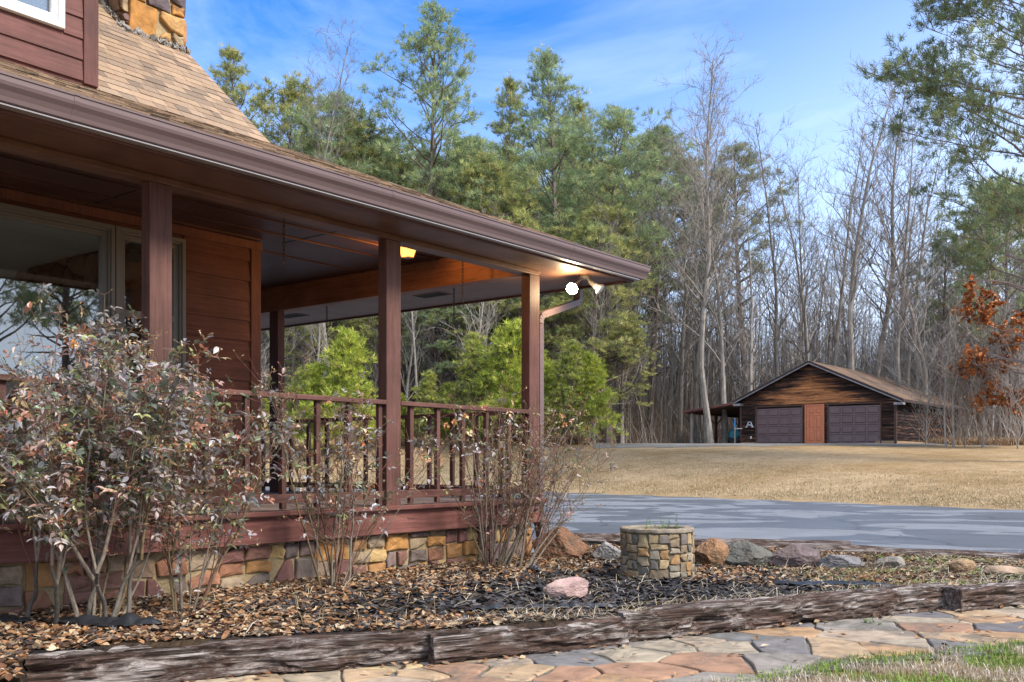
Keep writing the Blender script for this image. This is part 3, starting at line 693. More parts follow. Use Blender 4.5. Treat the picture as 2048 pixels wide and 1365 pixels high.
# ------------------------------------------------------------------ porch fixtures
def emit(name, c, s):
    m = bpy.data.materials.new(name); m.use_nodes = True; b = m.node_tree.nodes['Principled BSDF']
    b.inputs['Emission Color'].default_value = (*c, 1); b.inputs['Emission Strength'].default_value = s; b.inputs['Base Color'].default_value = (c[0]*.3,c[1]*.2,c[2]*.1,1); return m
brass, *_ = mat('dark bronze', (.05,.035,.025), .4)
LX, LY = 7.12, 6.97
lan = empty('porch_lantern', (LX, LY, ZCL-.125)); lan.scale = (.68,.68,.68); tag(lan, 'glowing amber glass lantern fixed to the porch ceiling behind the middle post', 'lantern')
mb = MB()
pr = lambda w0, z: [(-w0,-w0,z),(w0,-w0,z),(w0,w0,z),(-w0,w0,z)]
mb.add(pr(.06,.0)+pr(.095,.15), [(0,1,5,4),(1,2,6,5),(2,3,7,6),(3,0,4,7),(3,2,1,0)]); mb.build('lamp_glass', emit('amber lamp glass', (1,.50,.13), .85), lan)
mb = MB(); mb.box(-.105,.105,-.105,.105,.152,.166); mb.box(-.065,.065,-.065,.065,-.016,-.002); mb.box(-.05,.05,-.05,.05,.168,.179)
for sx_, sy_ in ((1,1),(1,-1),(-1,1),(-1,-1)): mb.bar((sx_*.063,sy_*.063,-.002),(sx_*.099,sy_*.099,.15),.01,.01,(1,0,0))
mb.build('lamp_frame', brass, lan)
pl = bpy.data.lights.new('lantern_light', 'POINT'); pl.energy = 11; pl.color = (1,.42,.10); pl.shadow_soft_size = .05
lo = bpy.data.objects.new('lantern_light', pl); COL.objects.link(lo); lo.parent = lan; lo.location = (-.17, -.13, .02)
grey_f, *_ = mat('beige floodlight casting', (.30,.27,.22), .5)
FX, FY = 8.52, 5.80
fd = empty('flood_light', (FX, FY, ZS)); tag(fd, 'twin floodlight under the porch soffit corner, left bulb lit and right bulb off', 'floodlight')
mb = MB(); mb.tube([(0,0,-.002),(0,0,-.028)], [.065,.06], 16); mb.build('base_plate', grey_f, fd, smooth=False)
cr_ = Vector((SA, -CA, 0)); fw = Vector((CA, SA, 0))
def head(sd, lit):
    d = (-cr_*.25 - fw*.62 - Vector((0,0,.35))) if lit else (cr_*.75 - fw*.15 - Vector((0,0,.62)))
    d.normalize(); o = Vector((0,0,-.03)) + cr_*(.03*sd); e = o + (cr_*(-.055) + Vector((0,0,-.05)) if lit else d*.03)
    mb = MB(); mb.tube([o+Vector((0,0,.012)), e], .014, 8); mb.tube([e, e+d*.07], [.024,.03], 12); h_ = mb.build('lamp_arm', grey_f, fd)
    mb = MB(); a = e+d*.065; mb.tube([a, a+d*.035, a+d*.07, a+d*.085], [.028,.035,.06,.06], 20, cap=False); mb.build('reflector_bulb', white_m, fd, smooth=True)
    mb = MB(); mb.tube([a+d*.082, a+d*.09, a+d*.094], [.059,.045,.004], 20); mb.build('lens', emit('lit bulb lens', (1,.86,.6), 60) if lit else white_m, fd, smooth=True)
    return Vector((FX,FY,ZS))+a+d*.14, d
p, d = head(-1, True); head(1, False)
fl = bpy.data.lights.new('flood_lamp', 'POINT'); fl.energy = 11; fl.color = (1,.74,.42); fl.shadow_soft_size = .05
fo = bpy.data.objects.new('flood_lamp', fl); COL.objects.link(fo); fo.parent = fd; fo.location = p - Vector((FX,FY,ZS))
def chain(x, y, z, ln, label):
    mb = MB(); n = int(ln/.034); rr = random.Random(int(x*100))
    for k in range(n):
        c = Vector((x, y, z-.02-k*.034)) ; a = Vector((1,0,0)) if k % 2 else Vector((0,1,0)); pts = []
        for j in range(9):
            t_ = 2*math.pi*j/8; pts.append(c + a*math.cos(t_)*.011 + Vector((0,0,1))*math.sin(t_)*.022)
        mb.tube(pts, .0032, 5, cap=False)
    pts = [Vector((x, y, z-.02-n*.034+.01)) + Vector((math.sin(t_)*.018, 0, -.03+math.cos(t_)*.03)) for t_ in np.linspace(0, 5.2, 9)]; mb.tube(pts, .0035, 5)
    o = mb.build('hanging_chain', chain_m, smooth=True, loc=None); tag(o, label, 'chain', 'chains hanging from the porch')
chain(5.59, 6.98, ZCL, .40, 'rusty chain hanging from the porch ceiling between the first and middle posts')
chain(7.55, 6.62, ZCL-.05, .46, 'longer chain hanging in front of the orange lit end beam')
chain(8.15, 7.27, ZS, .36, 'short chain under the far soffit just left of the long one')
chain(8.10, 9.3, ZS, .36, 'dark chain under the far soffit nearest the rear porch post')

# ------------------------------------------------------------------ garden bed
TIES = [((50, 4.68), (862, 5.43)), ((868, 5.36), (1258, 5.97)), ((1254, 6.02), (1908, 7.42)), ((1925, 7.25), (2260, 8.35))]
tl = [(-900, 3.9), (40, 4.0)] + [q for t_ in TIES for q in t_] + [(2900, 10)]
def tie_d(l, d):                      # depth of the tie line at this bearing
    px = 1024 + FP*l/max(d, .5)
    for (a, b_), (c, e) in zip(tl, tl[1:]):
        if px <= c: return lerp(b_, e, (px-a)/(c-a) if c != a else 0)
    return tl[-1][1]
def bedz(x, y):
    l, d = LD(x, y); k = clamp01((l+1.5)/5)
    return lerp(.19, .10, k) + .10*clamp01((d-9.5)/.8)*clamp01((6.5-l)/4)*clamp01((l-.3)/.6) + .018*mn.noise(Vector((x*1.3, y*1.3, 0))) + .01*mn.noise(Vector((x*5, y*5, 0)))
def in_bed(x, y):
    l, d = LD(x, y); return d > tie_d(l, d)+.12 and (y < 6.07 or x > 7.95) and d < 10.3+.05*l and x < 13
def bz(x, y):
    l, d = LD(x, y); e = clamp01((d-tie_d(l, d)-.03)/.06) * clamp01((10.5+.05*l-d)/.25)
    return lerp(-.06, bedz(x, y), e)
def soil_mat():
    m, t, b = mat('dark mulch soil', rough=.95, spec=.1); v = coords(t); n1 = noise(t, v, 38, 8, .8); n2 = noise(t, v, 2, 4)
    c = mixc(t, ramp(t, [(.42,(0,0,0)),(.6,(1,1,1))], n2).outputs[0], ramp(t, [(.35,(.008,.008,.01)),(.7,(.05,.042,.04))], n1).outputs[0], ramp(t, [(.35,(.03,.022,.016)),(.7,(.13,.085,.05))], n1).outputs[0])
    t.links.new(c, b.inputs['Base Color']); bump(t, b, n1, 1, .03); return m
sheet('garden_bed', list(np.arange(-4, 8.5, .06)), list(np.arange(4.2, 11.2, .06)), bz, soil_mat())
def tie(i, a, b_, wd, ht, z0, label):
    p = Vector((*W(*a), 0)); q = Vector((*W(*b_), 0)); L_ = (q-p).length; ang = math.atan2(q.y-p.y, q.x-p.x)
    mb = MB(); nl, ns_ = int(L_*45), 11; rows = []
    per = []
    for s_, (u0, v0, u1, v1) in enumerate(((0,0,0,1),(0,1,1,1),(1,1,1,0),(1,0,0,0))):
        for k in range(ns_): per.append((lerp(u0,u1,k/ns_), lerp(v0,v1,k/ns_)))
    n = len(per); vs = []
    for j in range(nl+1):
        x = L_*j/nl; endf = min(1, min(x, L_-x)/.05)
        sag = .012*mn.noise(Vector((x*1.1, i*7.7, 0))); wv = .02*mn.noise(Vector((x*.9, i*3.3, 5)))
        for k, (u, v) in enumerate(per):
            cu, cv = u-.5, v-.5; r_ = (abs(cu*2)**7+abs(cv*2)**7)**(1/7); sc_ = 1/r_*.985 if r_ > 0 else 1
            cu, cv = cu*sc_ if r_ > .93 else cu, cv*sc_ if r_ > .93 else cv
            wb = x*1.8+.9*mn.noise(Vector((x*1.2, v*1.5, i)))
            g = mn.noise(Vector((wb*.8, u*15+i*9, v*15+.9*mn.noise(Vector((x*2.2,v*2,i*3.)))*3))); g2 = mn.noise(Vector((x*3.5, u*38, v*38+i)))
            g = -max(0, .32-abs(g))*.075 + g2*.009
            chip = min(0, mn.noise(Vector((x*2.3, u*2.3+i*5, v*2.3)))+.22)*.14
            dd = (g+chip)*(.5+.5*endf); m_ = math.hypot(cu, cv) or 1
            vs.append((x+(1-endf)*.02*mn.noise(Vector((u*9, v*9, i+x))), (cu*wd)+cu/m_*dd+wv+wd/2, z0+ht/2+(cv*ht)+cv/m_*dd+sag))
    fs = [(j*n+k, (j+1)*n+k, (j+1)*n+(k+1) % n, j*n+(k+1) % n) for j in range(nl) for k in range(n)]
    fs += [tuple(range(n)), tuple(nl*n+k for k in range(n-1, -1, -1))]
    mb.add(vs, fs); o = mb.build('landscape_timber', tie_m, loc=(p.x, p.y, 0), rot=(0,0,ang), fixn=True)
    return tag(o, label, 'timber', 'old timbers edging the garden bed')
# tie local +y points away from the viewer
tie(1, *TIES[0], .20, .19, -.01, 'weathered railway tie at the lower left with deep swirling grain')
tie(2, *TIES[1], .19, .175, -.01, 'short squarer dark railway tie second from the left beside the path')
tie(3, *TIES[2], .22, .20, -.01, 'longest weathered railway tie, right of the short dark one')
tie(4, *TIES[3], .20, .19, -.01, 'pale grey railway tie running off at the right edge of the photo')
def log(a, b_, r_, z0, label, seed, z1=None):
    p = Vector((*W(*a), z0)); q = Vector((*W(*b_), z0)); dzl = (z1 if z1 is not None else z0)-z0; L_ = (q-p).length; n = int(L_*14); mb = MB(); vs = []; K = 14
    for j in range(n+1):
        x = L_*j/n; oy = .03*mn.noise(Vector((x*.7, seed, 0))); oz = .02*mn.noise(Vector((x*.9, seed, 4)))
        for k in range(K):
            a_ = 2*math.pi*k/K; rr = r_*(1+.22*mn.noise(Vector((x*1.6, math.cos(a_)*1.5, math.sin(a_)*1.5+seed)))+.10*mn.noise(Vector((x*2, a_*7, seed))))
            vs.append((x, oy+math.cos(a_)*rr, oz+math.sin(a_)*rr+dzl*j/n))
    mb.add(vs, [(j*K+k, (j+1)*K+k, (j+1)*K+(k+1) % K, j*K+(k+1) % K) for j in range(n) for k in range(K)]+[tuple(range(K)), tuple(n*K+k for k in range(K))])
    o = mb.build('log_edging', tie_m, loc=p, rot=(0,0,math.atan2(q.y-p.y, q.x-p.x)), fixn=True); tag(o, label, 'log', 'rotting logs between bed and driveway')
log((1148, 11.2), (1262, 11.0), .075, .23, 'short split log at the driveway edge left of the round planter', 3)
log((1375, 10.9), (1700, 10.6), .065, .20, 'darker rotting log behind the boulders right of the round planter', 5)
log((1480, 10.45), (2120, 9.9), .078, .205, 'long rounded log at the driveway edge reaching the right edge of the photo', 8, .115)
# boulders
def rock(name, px, D, sx_, sy_, sz_, col, label, seed, rz_=0, sink=.04, cuts=9, m=None, group='boulders lining the bed', z=None):
    bm = bmesh.new(); bmesh.ops.create_icosphere(bm, subdivisions=5, radius=1); r_ = random.Random(seed)
    pl = [(Vector((r_.uniform(-1,1), r_.uniform(-1,1), r_.uniform(-.5,1))).normalized(), r_.uniform(.52,.82)) for _ in range(cuts)]
    for v in bm.verts:
        c = v.co.copy()
        for nn, dd in pl:
            e = c.dot(nn)-dd
            if e > 0: c -= nn*e*.985
        c += c.normalized()*(.06*mn.noise(c*2.5+Vector((seed,0,0)))+.035*mn.noise(c*7+Vector((seed,0,0)))+.03*mn.noise(c*13+Vector((seed,0,0)))+.05*abs(mn.noise(c*4+Vector((0,seed,0)))))
        v.co = Vector((c.x*sx_*1.04, c.y*sy_, c.z*sz_*.88))
    mn_z = min(v.co.z for v in bm.verts)
    me = bpy.data.meshes.new(name); bm.to_mesh(me); bm.free(); me.materials.append(m or boulder_m)
    at = me.attributes.new('Col', 'FLOAT_COLOR', 'CORNER'); at.data.foreach_set('color', np.tile(np.array([*col,1], np.float32), len(me.loops)))
    o = bpy.data.objects.new(name, me); COL.objects.link(o); x, y = W(px, D); o.location = (x, y, (bedz(x, y) if z is None else z)-mn_z-sink); o.rotation_euler = (0,0,rz_)
    return tag(o, label, 'rock', group)
VA = AZ - R(90)
rock('boulder', 1120, 9.75, .26, .14, .21, (.19,.10,.06), 'rust brown pointed boulder beside the porch corner left of the planter', 4, VA, .06, 7)
rock('boulder', 1212, 9.6, .14, .12, .13, (.24,.23,.225), 'small pale grey boulder partly behind the round planter', 9, VA, .03)
rock('boulder', 1420, 9.45, .185, .14, .17, (.27,.15,.08), 'orange tan boulder just right of the round planter', 14, VA, .05, 7)
rock('boulder', 1497, 9.4, .235, .15, .16, (.11,.11,.10), 'grey green mossy boulder second to the right of the planter', 22, VA, .04, 7)
rock('boulder', 1585, 9.4, .25, .14, .14, (.14,.105,.105), 'purple brown boulder between the mossy one and the flat pale one', 31, VA, .03, 8)
rock('boulder', 1680, 9.4, .24, .13, .11, (.17,.165,.175), 'flat pale grey boulder right of the purple brown one', 38, VA, .03, 8)
rock('boulder', 1775, 9.3, .15, .12, .10, (.21,.19,.16), 'small dusty boulder among dry twigs before the long log', 44, VA, .03)
rock('boulder', 1922, 8.9, .12, .10, .10, (.35,.23,.13), 'small squarish tan stone near the right edge below the long log', 51, VA, .03)
rock('boulder', 2010, 8.8, .23, .10, .055, (.34,.24,.17), 'long low tan stone at the right edge below the long log', 57, VA, .02)
rock('quartz_rock', 1132, 6.95, .175, .075, .095, (.36,.24,.22), 'pink white quartz rock lying alone on the dark mulch', 63, VA+.25, .02, 8, attr_mat('pink quartz', .7, 9, .4, .5, .02, extra=lambda t, v, c: mixc(t, ramp(t, [(.5,(0,0,0)),(.68,(.7,.7,.7))], noise(t, v, 6, 5)).outputs[0], c, (.55,.47,.38))), group=None)
# round stone planter
px_, py_ = W(1314, 8.42); pz = .10
pt_ = empty('stone_planter', (px_, py_, pz)); tag(pt_, 'round planter of small mortared stones with lichen stained rim, standing in the bed', 'planter')
mb = MB(); Rr, Hh = .292, .415; K = 48; vs = []
for z in (-.05, Hh):
    for k in range(K): a_ = 2*math.pi*k/K; vs.append((math.cos(a_)*Rr, math.sin(a_)*Rr, z))
mb.add(vs, [(k, (k+1) % K, K+(k+1) % K, K+k) for k in range(K)], mi=0)
rnd = random.Random(9); circ = 2*math.pi*Rr
PP = [(.22,.175,.12), (.27,.20,.12), (.17,.15,.12), (.31,.23,.13), (.14,.12,.105), (.27,.23,.175), (.20,.15,.10), (.28,.165,.075)]
pts = [(x, y) for x, y in coursed(0, circ, -.05, Hh, .05, .085, .05, .12, rnd, .6)]
for c in stacked(0, circ, -.03, Hh-.003, .05, .085, .06, .115, rnd, .12, .013):
    stone(mb, c, lambda u, v, h: (math.cos(u/Rr)*(Rr+h), math.sin(u/Rr)*(Rr+h), v), .0045, rnd.uniform(.010,.024), rnd.choice(PP), rnd, 1, its=1, k=.07, rough=.004, dome=.05)
mort2 = mat('old dark mortar', (.15,.125,.085), .95)[0]; mb.build('stone_wall', [mort2, plant_stone], pt_, smooth=False)
mb = MB(); vs = []; K = 72
for (r_, z) in ((Rr-.02, Hh+.001), (Rr+.018, Hh+.001), (Rr+.024, Hh+.010), (Rr+.022, Hh+.030), (Rr+.014, Hh+.036), (Rr-.055, Hh+.038), (Rr-.065, Hh+.028), (Rr-.065, Hh-.10)):
    for k in range(K): a_ = 2*math.pi*k/K; q = r_*(1+.02*mn.noise(Vector((math.cos(a_)*4, math.sin(a_)*4, z*9)))); vs.append((math.cos(a_)*q, math.sin(a_)*q, z+.005*mn.noise(Vector((math.cos(a_)*6, math.sin(a_)*6, 0)))))
mb.add(vs, [(j*K+k, j*K+(k+1) % K, (j+1)*K+(k+1) % K, (j+1)*K+k) for j in range(7) for k in range(K)], (.22,.185,.14))
mb.build('rim', plant_stone, pt_, smooth=False)
soil2 = soil_mat(); mb = MB(); vs = [(0,0,Hh-.03)]+[(math.cos(2*math.pi*k/24)*(Rr-.06), math.sin(2*math.pi*k/24)*(Rr-.06), Hh-.045) for k in range(24)]; mb.add(vs, [(0,k+1,(k+1) % 24+1) for k in range(24)]); mb.build('soil', soil2, pt_)

# ------------------------------------------------------------------ path of flagstones
rnd = random.Random(30); pts = []
for _ in range(2600):
    l, d = rnd.uniform(-2.6, 6.2), rnd.uniform(3.3, 9.2); ms = rnd.choice([.14, .22, .3, .42, .6])*rnd.uniform(.85,1.15)
    if all(math.hypot(l-a, (d-b_)*1.1) > (ms+m_)/2 for a, b_, m_ in pts): pts.append((l, d, ms))
def grass_d(l):          # front edge of the path (lawn begins nearer than this)
    P_ = [(-9, 3.2), (.0, 4.35), (1.0, 4.97), (1.42, 5.24), (1.91, 5.6), (3.15, 6.11), (5.5, 7.5), (12, 11)]
    for (a, b_), (c, e) in zip(P_, P_[1:]):
        if l <= c: return lerp(b_, e, (l-a)/(c-a))
    return 11
mb = MB(); FPAL = [(0.162, 0.155, 0.151), (0.336, 0.207, 0.112), (0.37, 0.258, 0.157), (0.291, 0.168, 0.106), (0.325, 0.269, 0.196), (0.146, 0.132, 0.134), (0.235, 0.207, 0.179), (0.403, 0.302, 0.168), (0.168, 0.155, 0.151), (0.37, 0.29, 0.2), (0.34, 0.26, 0.19)]
for c in voronoi([(a, b_) for a, b_, _ in pts], -3, 6.5, 3, 9.5, 1.1):
    cx = sum(p[0] for p in c)/len(c); cy = sum(p[1] for p in c)/len(c)
    c = [q for i, p in enumerate(c) for q in (p, (lerp(p[0], c[(i+1) % len(c)][0], .5)+rnd.uniform(-.02,.02), lerp(p[1], c[(i+1) % len(c)][1], .5)+rnd.uniform(-.02,.02)))]
    if cy < grass_d(cx)-.12 or cy > tie_d(cx, cy)+.3: continue
    def ff(u, v, h): x, y = CF(u, v); return (x, y, -.02+h)
    stone(mb, c, ff, .009, .026+rnd.uniform(-.004,.004), FPAL[rnd.randrange(len(FPAL))], rnd, 0, its=1, k=.10, dome=.0, rough=.0035)
tag(mb.build('flagstone_path', flag_m, smooth=False), kind='structure')
pm, t, b = mat('path joint soil', rough=.95, spec=.1); v = coords(t); n1 = noise(t, v, 30, 7, .8); n2 = noise(t, v, 3, 4); c = mixc(t, ramp(t, [(.55,(0,0,0)),(.68,(.8,.8,.8))], n2).outputs[0], ramp(t, [(.3,(.08,.07,.055)),(.7,(.26,.24,.21))], n1).outputs[0], (.08,.10,.03)); t.links.new(c, b.inputs['Base Color']); bump(t, b, n1, .8, .02)
sheet('path_bedding', list(np.arange(-3.2, 7, .15)), list(np.arange(3.2, 9.4, .15)), lambda x, y: -.008+.006*mn.noise(Vector((x*4, y*4, 0))), pm, lambda x, y, l, d: grass_d(l)-.2 < d < tie_d(l, d)+.1)

# ------------------------------------------------------------------ scatter: blades, leaves, chips
rs = np.random.RandomState(4)
def blades(name, P, h, wd, lean, cols, mat_, seg=2, parent=None, h_sd=.35, up=1.0):
    n = len(P); a = rs.rand(n)*6.283; hh = h*(1+h_sd*rs.randn(n)).clip(.3, 2); ln = lean*np.abs(rs.randn(n)).clip(0, 2.2)
    dx, dy = np.cos(a), np.sin(a); sd = np.stack([-dy, dx, 0*dx], 1)*wd*.5
    b0 = P; m_ = P+np.stack([dx*hh*ln*.35, dy*hh*ln*.35, hh*.6*up], 1); t_ = P+np.stack([dx*hh*ln, dy*hh*ln, hh*up*(1-.35*np.minimum(ln, 1.6))], 1)
    V = np.stack([b0-sd, b0+sd, m_+sd*.8, m_-sd*.8, t_], 1).reshape(-1, 3); i = np.arange(n)*5
    F = np.concatenate([np.stack([i, i+1, i+2], 1), np.stack([i, i+2, i+3], 1), np.stack([i+3, i+2, i+4], 1)]); ci = rs.randint(0, len(cols), n); c = np.array(cols)[ci]*(.8+.4*rs.rand(n, 1))
    return np_obj(name, V, F, np.tile(c, (3, 1)), mat_, parent)
def flakes(name, P, size, cols, mat_, curl=.5, elong=1.0, tilt=.5, weights=None):
    n = len(P); a = rs.rand(n)*6.283; s = size*(.6+.8*rs.rand(n)); u = np.stack([np.cos(a), np.sin(a), tilt*rs.randn(n)*.6], 1); v = np.stack([-np.sin(a), np.cos(a), tilt*rs.randn(n)*.6], 1)
    u /= np.linalg.norm(u, axis=1)[:, None]; v /= np.linalg.norm(v, axis=1)[:, None]; w_ = np.cross(u, v); cu = (curl*(.3+rs.rand(n)))[:, None]; S = s[:, None]
    c0 = P+np.array([0,0,.004]); k = elong
    tip = c0+u*S*k*.6+w_*S*cu*.35*rs.rand(n,1); tail = c0-u*S*k*.6+w_*S*cu*.2; l1 = c0+v*S*.42+u*S*.18*k+w_*S*cu*.45; r1 = c0-v*S*.42+u*S*.12*k+w_*S*cu*.45; l2 = c0+v*S*.3-u*S*.28*k+w_*S*cu*.3; r2 = c0-v*S*.33-u*S*.25*k+w_*S*cu*.3
    V = np.stack([tip, l1, l2, tail, r2, r1], 1).reshape(-1, 3); i = np.arange(n)*6
    F = np.concatenate([np.stack([i, i+1, i+2, i+3], 1), np.stack([i, i+3, i+4, i+5], 1)]); ci = rs.choice(len(cols), n, p=weights); c = np.array(cols)[ci]*(.75+.5*rs.rand(n, 1))
    return np_obj(name, V, F, np.tile(c, (2, 1)), mat_)
def sample(n, l0, l1, d0, d1, ok, zf):
    o = []
    while len(o) < n:
        l, d = rs.uniform(l0, l1), rs.uniform(d0, d1); x, y = CF(l, d)
        if ok(x, y, l, d): o.append((x, y, zf(x, y)))
    return np.array(o)
LC = [(.25,.12,.05), (.33,.20,.11), (.42,.29,.17), (.18,.085,.045), (.30,.155,.075), (.10,.055,.035), (.46,.36,.25), (.07,.045,.035), (.22,.15,.10)]
def lit_ok(x, y, l, d):
    if not in_bed(x, y): return False
    p = .5+.9*mn.noise(Vector((x*.9+3, y*.9, 0)))+.25*mn.noise(Vector((x*4, y*4, 7)))
    wall = max(0, 1-(6.07-y)/.9) if x < 8 else .3
    left = clamp01((.2-l)/1.5)
    dark = math.exp(-((l-1.0)**2/2.6+(d-7.1)**2/.9))+.5*math.exp(-((l+.6)**2/.6+(d-6.2)**2/.12))
    return rs.rand() < clamp01(p*.75+.45*wall+.45*left-1.0*dark+.02)
tag(flakes('leaf_litter', sample(20000, -3.2, 6, 4.1, 10.3, lit_ok, bz), .034, LC, litter_m, .9, 1.15, .55), 'brown fallen leaves scattered thickly over the garden bed', 'leaf litter', kind='stuff')
def chip_ok(x, y, l, d): return in_bed(x, y) and rs.rand() < .35+math.exp(-((l-1.2)**2/2.2+(d-7.3)**2/.8))
tag(flakes('mulch', sample(16000, -3.2, 4.5, 4.4, 10, chip_ok, bz), .032, [(.012,.012,.015), (.03,.03,.035), (.07,.065,.07), (.02,.016,.015)], chip_m, .3, 1.9, .5), 'black bark mulch chips in the middle of the bed', 'mulch', kind='stuff')
# dry straw
def straw(name, P, ln, cols):
    n = len(P); a = rs.rand(n)*6.283; l_ = ln*(.4+rs.rand(n)); rise = .25*np.abs(rs.randn(n))
    u = np.stack([np.cos(a)*l_, np.sin(a)*l_, rise*l_], 1); sd = np.stack([-np.sin(a), np.cos(a), 0*a+.3], 1)*.0016; b0 = P+np.array([0,0,.01])
    m_ = b0+u*.5+np.array([0,0,.012])
    V = np.stack([b0-sd, b0+sd, m_+sd, m_-sd, b0+u+sd*.4, b0+u-sd*.4], 1).reshape(-1,3); i = np.arange(n)*6
    F = np.concatenate([np.stack([i,i+1,i+2,i+3],1), np.stack([i+3,i+2,i+4,i+5],1)]); c = np.array(cols)[rs.randint(0,len(cols),n)]*(.8+.4*rs.rand(n,1))
    return np_obj(name, V, F, np.tile(c,(2,1)), grass_m)
def straw_ok(x, y, l, d): return in_bed(x, y) and rs.rand() < .10+clamp01((.7-(d-tie_d(l, d)))/.5)*clamp01((l+.6)/1.0)+.4*clamp01((l-2)/2)
tag(straw('dry_straw', sample(6500, -2.5, 6, 4.6, 10.2, straw_ok, bz), .11, [(.5,.42,.3), (.38,.29,.18), (.6,.54,.44), (.3,.22,.14)]), 'pale dry grass stems strewn behind the timbers', 'dry grass', kind='stuff')
# green weeds on the bed at the right
def weed_ok(x, y, l, d): return in_bed(x, y) and rs.rand() < clamp01((l-2.3)/1.4)*clamp01(.2+1.3*mn.noise(Vector((x*1.7, y*1.7, 3)))+.25)
tag(flakes('weeds', sample(5000, 2.2, 6.5, 7.3, 10, weed_ok, lambda x, y: bz(x, y)+.012), .016, [(.16,.22,.05), (.24,.30,.08), (.11,.16,.04)], grass_m, .6, 1, .9), 'low green weeds spreading over the right end of the bed', 'weeds', kind='stuff')
# lawn in front of the path, blades
def fl_ok(x, y, l, d): return d < grass_d(l)+.03*mn.noise(Vector((l*6, d*6, 0)))+.02
P = sample(26000, .2, 4.2, 4.2, 6.9, fl_ok, lambda x, y: -.015)
gn = np.array([mn.noise(Vector((p[0]*2.6, p[1]*2.6, 9))) for p in P])
e_ = np.array([grass_d(LD(p[0], p[1])[0])-LD(p[0], p[1])[1] for p in P]); green = (gn > .02) | ((e_ < .16) & (gn > -.25))
fg = empty('foreground_lawn'); bpy.data.objects.remove(fg)
tag(blades('dry_lawn_grass', P[~green], .045, .0042, .9, [(.50,.42,.32), (.38,.30,.21), (.60,.54,.45), (.30,.23,.15)], grass_m), 'straw coloured dormant grass in the lower right corner', 'grass', kind='stuff')
tag(blades('green_lawn_grass', P[green], .038, .0045, .8, [(.16,.26,.04), (.22,.33,.06), (.11,.19,.03), (.34,.34,.14)], grass_m), 'fresh green grass patches along the path edge', 'grass', kind='stuff')
# rough grass over the far lawn edge and slope
def far_ok(x, y, l, d): e = De(l); return e-.1 < d < e+12 and rs.rand() < math.exp(-(d-e)/3.5)+.06
tag(blades('lawn_edge_grass', sample(42000, -12, 20, 18, 52, far_ok, tz), .055, .016, .8, [(.38,.29,.17), (.47,.375,.24), (.28,.205,.115), (.54,.45,.31), (.25,.22,.11)], grass_m), 'tall dormant grass along the far edge of the driveway', 'grass', kind='stuff')

def path_ok(x, y, l, d): return grass_d(l)-.3 < d < tie_d(l, d)+.05 and (tie_d(l, d)-d < .12 or rs.rand() < .10)
tag(flakes('path_leaves', sample(260, -2, 4.6, 4.3, 8.2, path_ok, lambda x, y: .012), .03, LC, litter_m, .7, 1.2, .4), 'few dead leaves and crumbs blown onto the flagstone path', 'leaf litter', kind='stuff')
# black fabric scraps
fab_m, t, b = mat('black landscape fabric', (.018,.019,.022), .38, .5); v = coords(t); bump(t, b, noise(t, v, 30, 5), .5, .01)
def fabric(a, b_, wd, ht, label, seed):
    p = Vector((*W(*a), 0)); q = Vector((*W(*b_), 0)); d = (q-p); L_ = d.length; d.normalize(); s_ = Vector((-d.y, d.x, 0)); mb = MB(); nu, nv = 60, 14; vs = []
    for i in range(nu+1):
        u = i/nu; ww = wd*(math.sin(math.pi*min(1, u*1.0+.02))**.5+.05)*(1+.5*mn.noise(Vector((u*6, seed, 0))))
        for j in range(nv+1):
            v_ = j/nv-.5; c = p+d*(u*L_)+s_*(v_*ww); z = bz(c.x, c.y)
            z += .022+ht*max(0, math.cos(v_*3.0))*(.35+.65*abs(mn.noise(Vector((u*5, seed, 2))))*2)*math.sin(math.pi*u)**.6+.012*mn.noise(Vector((u*12, v_*6, seed)))
            vs.append((c.x, c.y, z))
    n = nv+1; mb.add(vs, [(i*n+j, (i+1)*n+j, (i+1)*n+j+1, i*n+j+1) for i in range(nu) for j in range(nv)])
    o = mb.build('landscape_fabric', fab_m, smooth=True); md = o.modifiers.new('thickness', 'SOLIDIFY'); md.thickness = .0015
    tag(o, label, 'fabric', 'exposed scraps of landscape fabric')
fabric((105, 5.62), (325, 5.45), .17, .075, 'black fabric heaped at the foot of the big leafy rose bush', 3)
fabric((-30, 5.72), (60, 5.6), .16, .02, 'black fabric scrap at the left edge of the photo', 5)
fabric((930, 6.25), (1120, 6.35), .12, .035, 'crumpled black fabric behind the short dark railway tie', 8)
fabric((1110, 6.4), (1235, 6.5), .10, .03, 'shiny black fabric under straw where two ties meet', 13)
fabric((1545, 7.9), (1800, 7.85), .16, .03, 'dull grey fabric strip in the bed behind the longest tie', 17)
fabric((1062, 8.6), (1078, 8.4), .10, .06, 'small black fabric tuft at the foot of the corner rose bush', 19)

# ------------------------------------------------------------------ rose bushes
RL = [(0.248, 0.244, 0.255), (0.323, 0.264, 0.264), (0.171, 0.176, 0.167), (0.361, 0.234, 0.203), (0.152, 0.176, 0.096), (0.257, 0.283, 0.115), (0.456, 0.332, 0.184), (0.143, 0.166, 0.115), (0.314, 0.312, 0.334), (0.438, 0.4, 0.404), (0.438, 0.195, 0.123), (0.418, 0.351, 0.316), (0.146, 0.183, 0.098), (0.195, 0.171, 0.159), (0.122, 0.146, 0.122)]
def leaflet(mb, p, d, up, L_, w_, col):
    sd = d.cross(up).normalized()*w_/2; fold = up*w_*.22; m_ = p+d*L_*.45; tip = p+d*L_-up*L_*.12
    mb.add([p, p+d*L_*.22+sd*.75+fold, m_+sd+fold, p+d*L_*.75+sd*.6+fold*.6, tip, p+d*L_*.75-sd*.6+fold*.6, m_-sd+fold, p+d*L_*.22-sd*.75+fold, m_], [(0,1,2,8),(8,2,3,4),(0,8,6,7),(8,4,5,6)], col)
def rv(r_, s=1): return Vector((r_.gauss(0,s), r_.gauss(0,s), r_.gauss(0,s)))
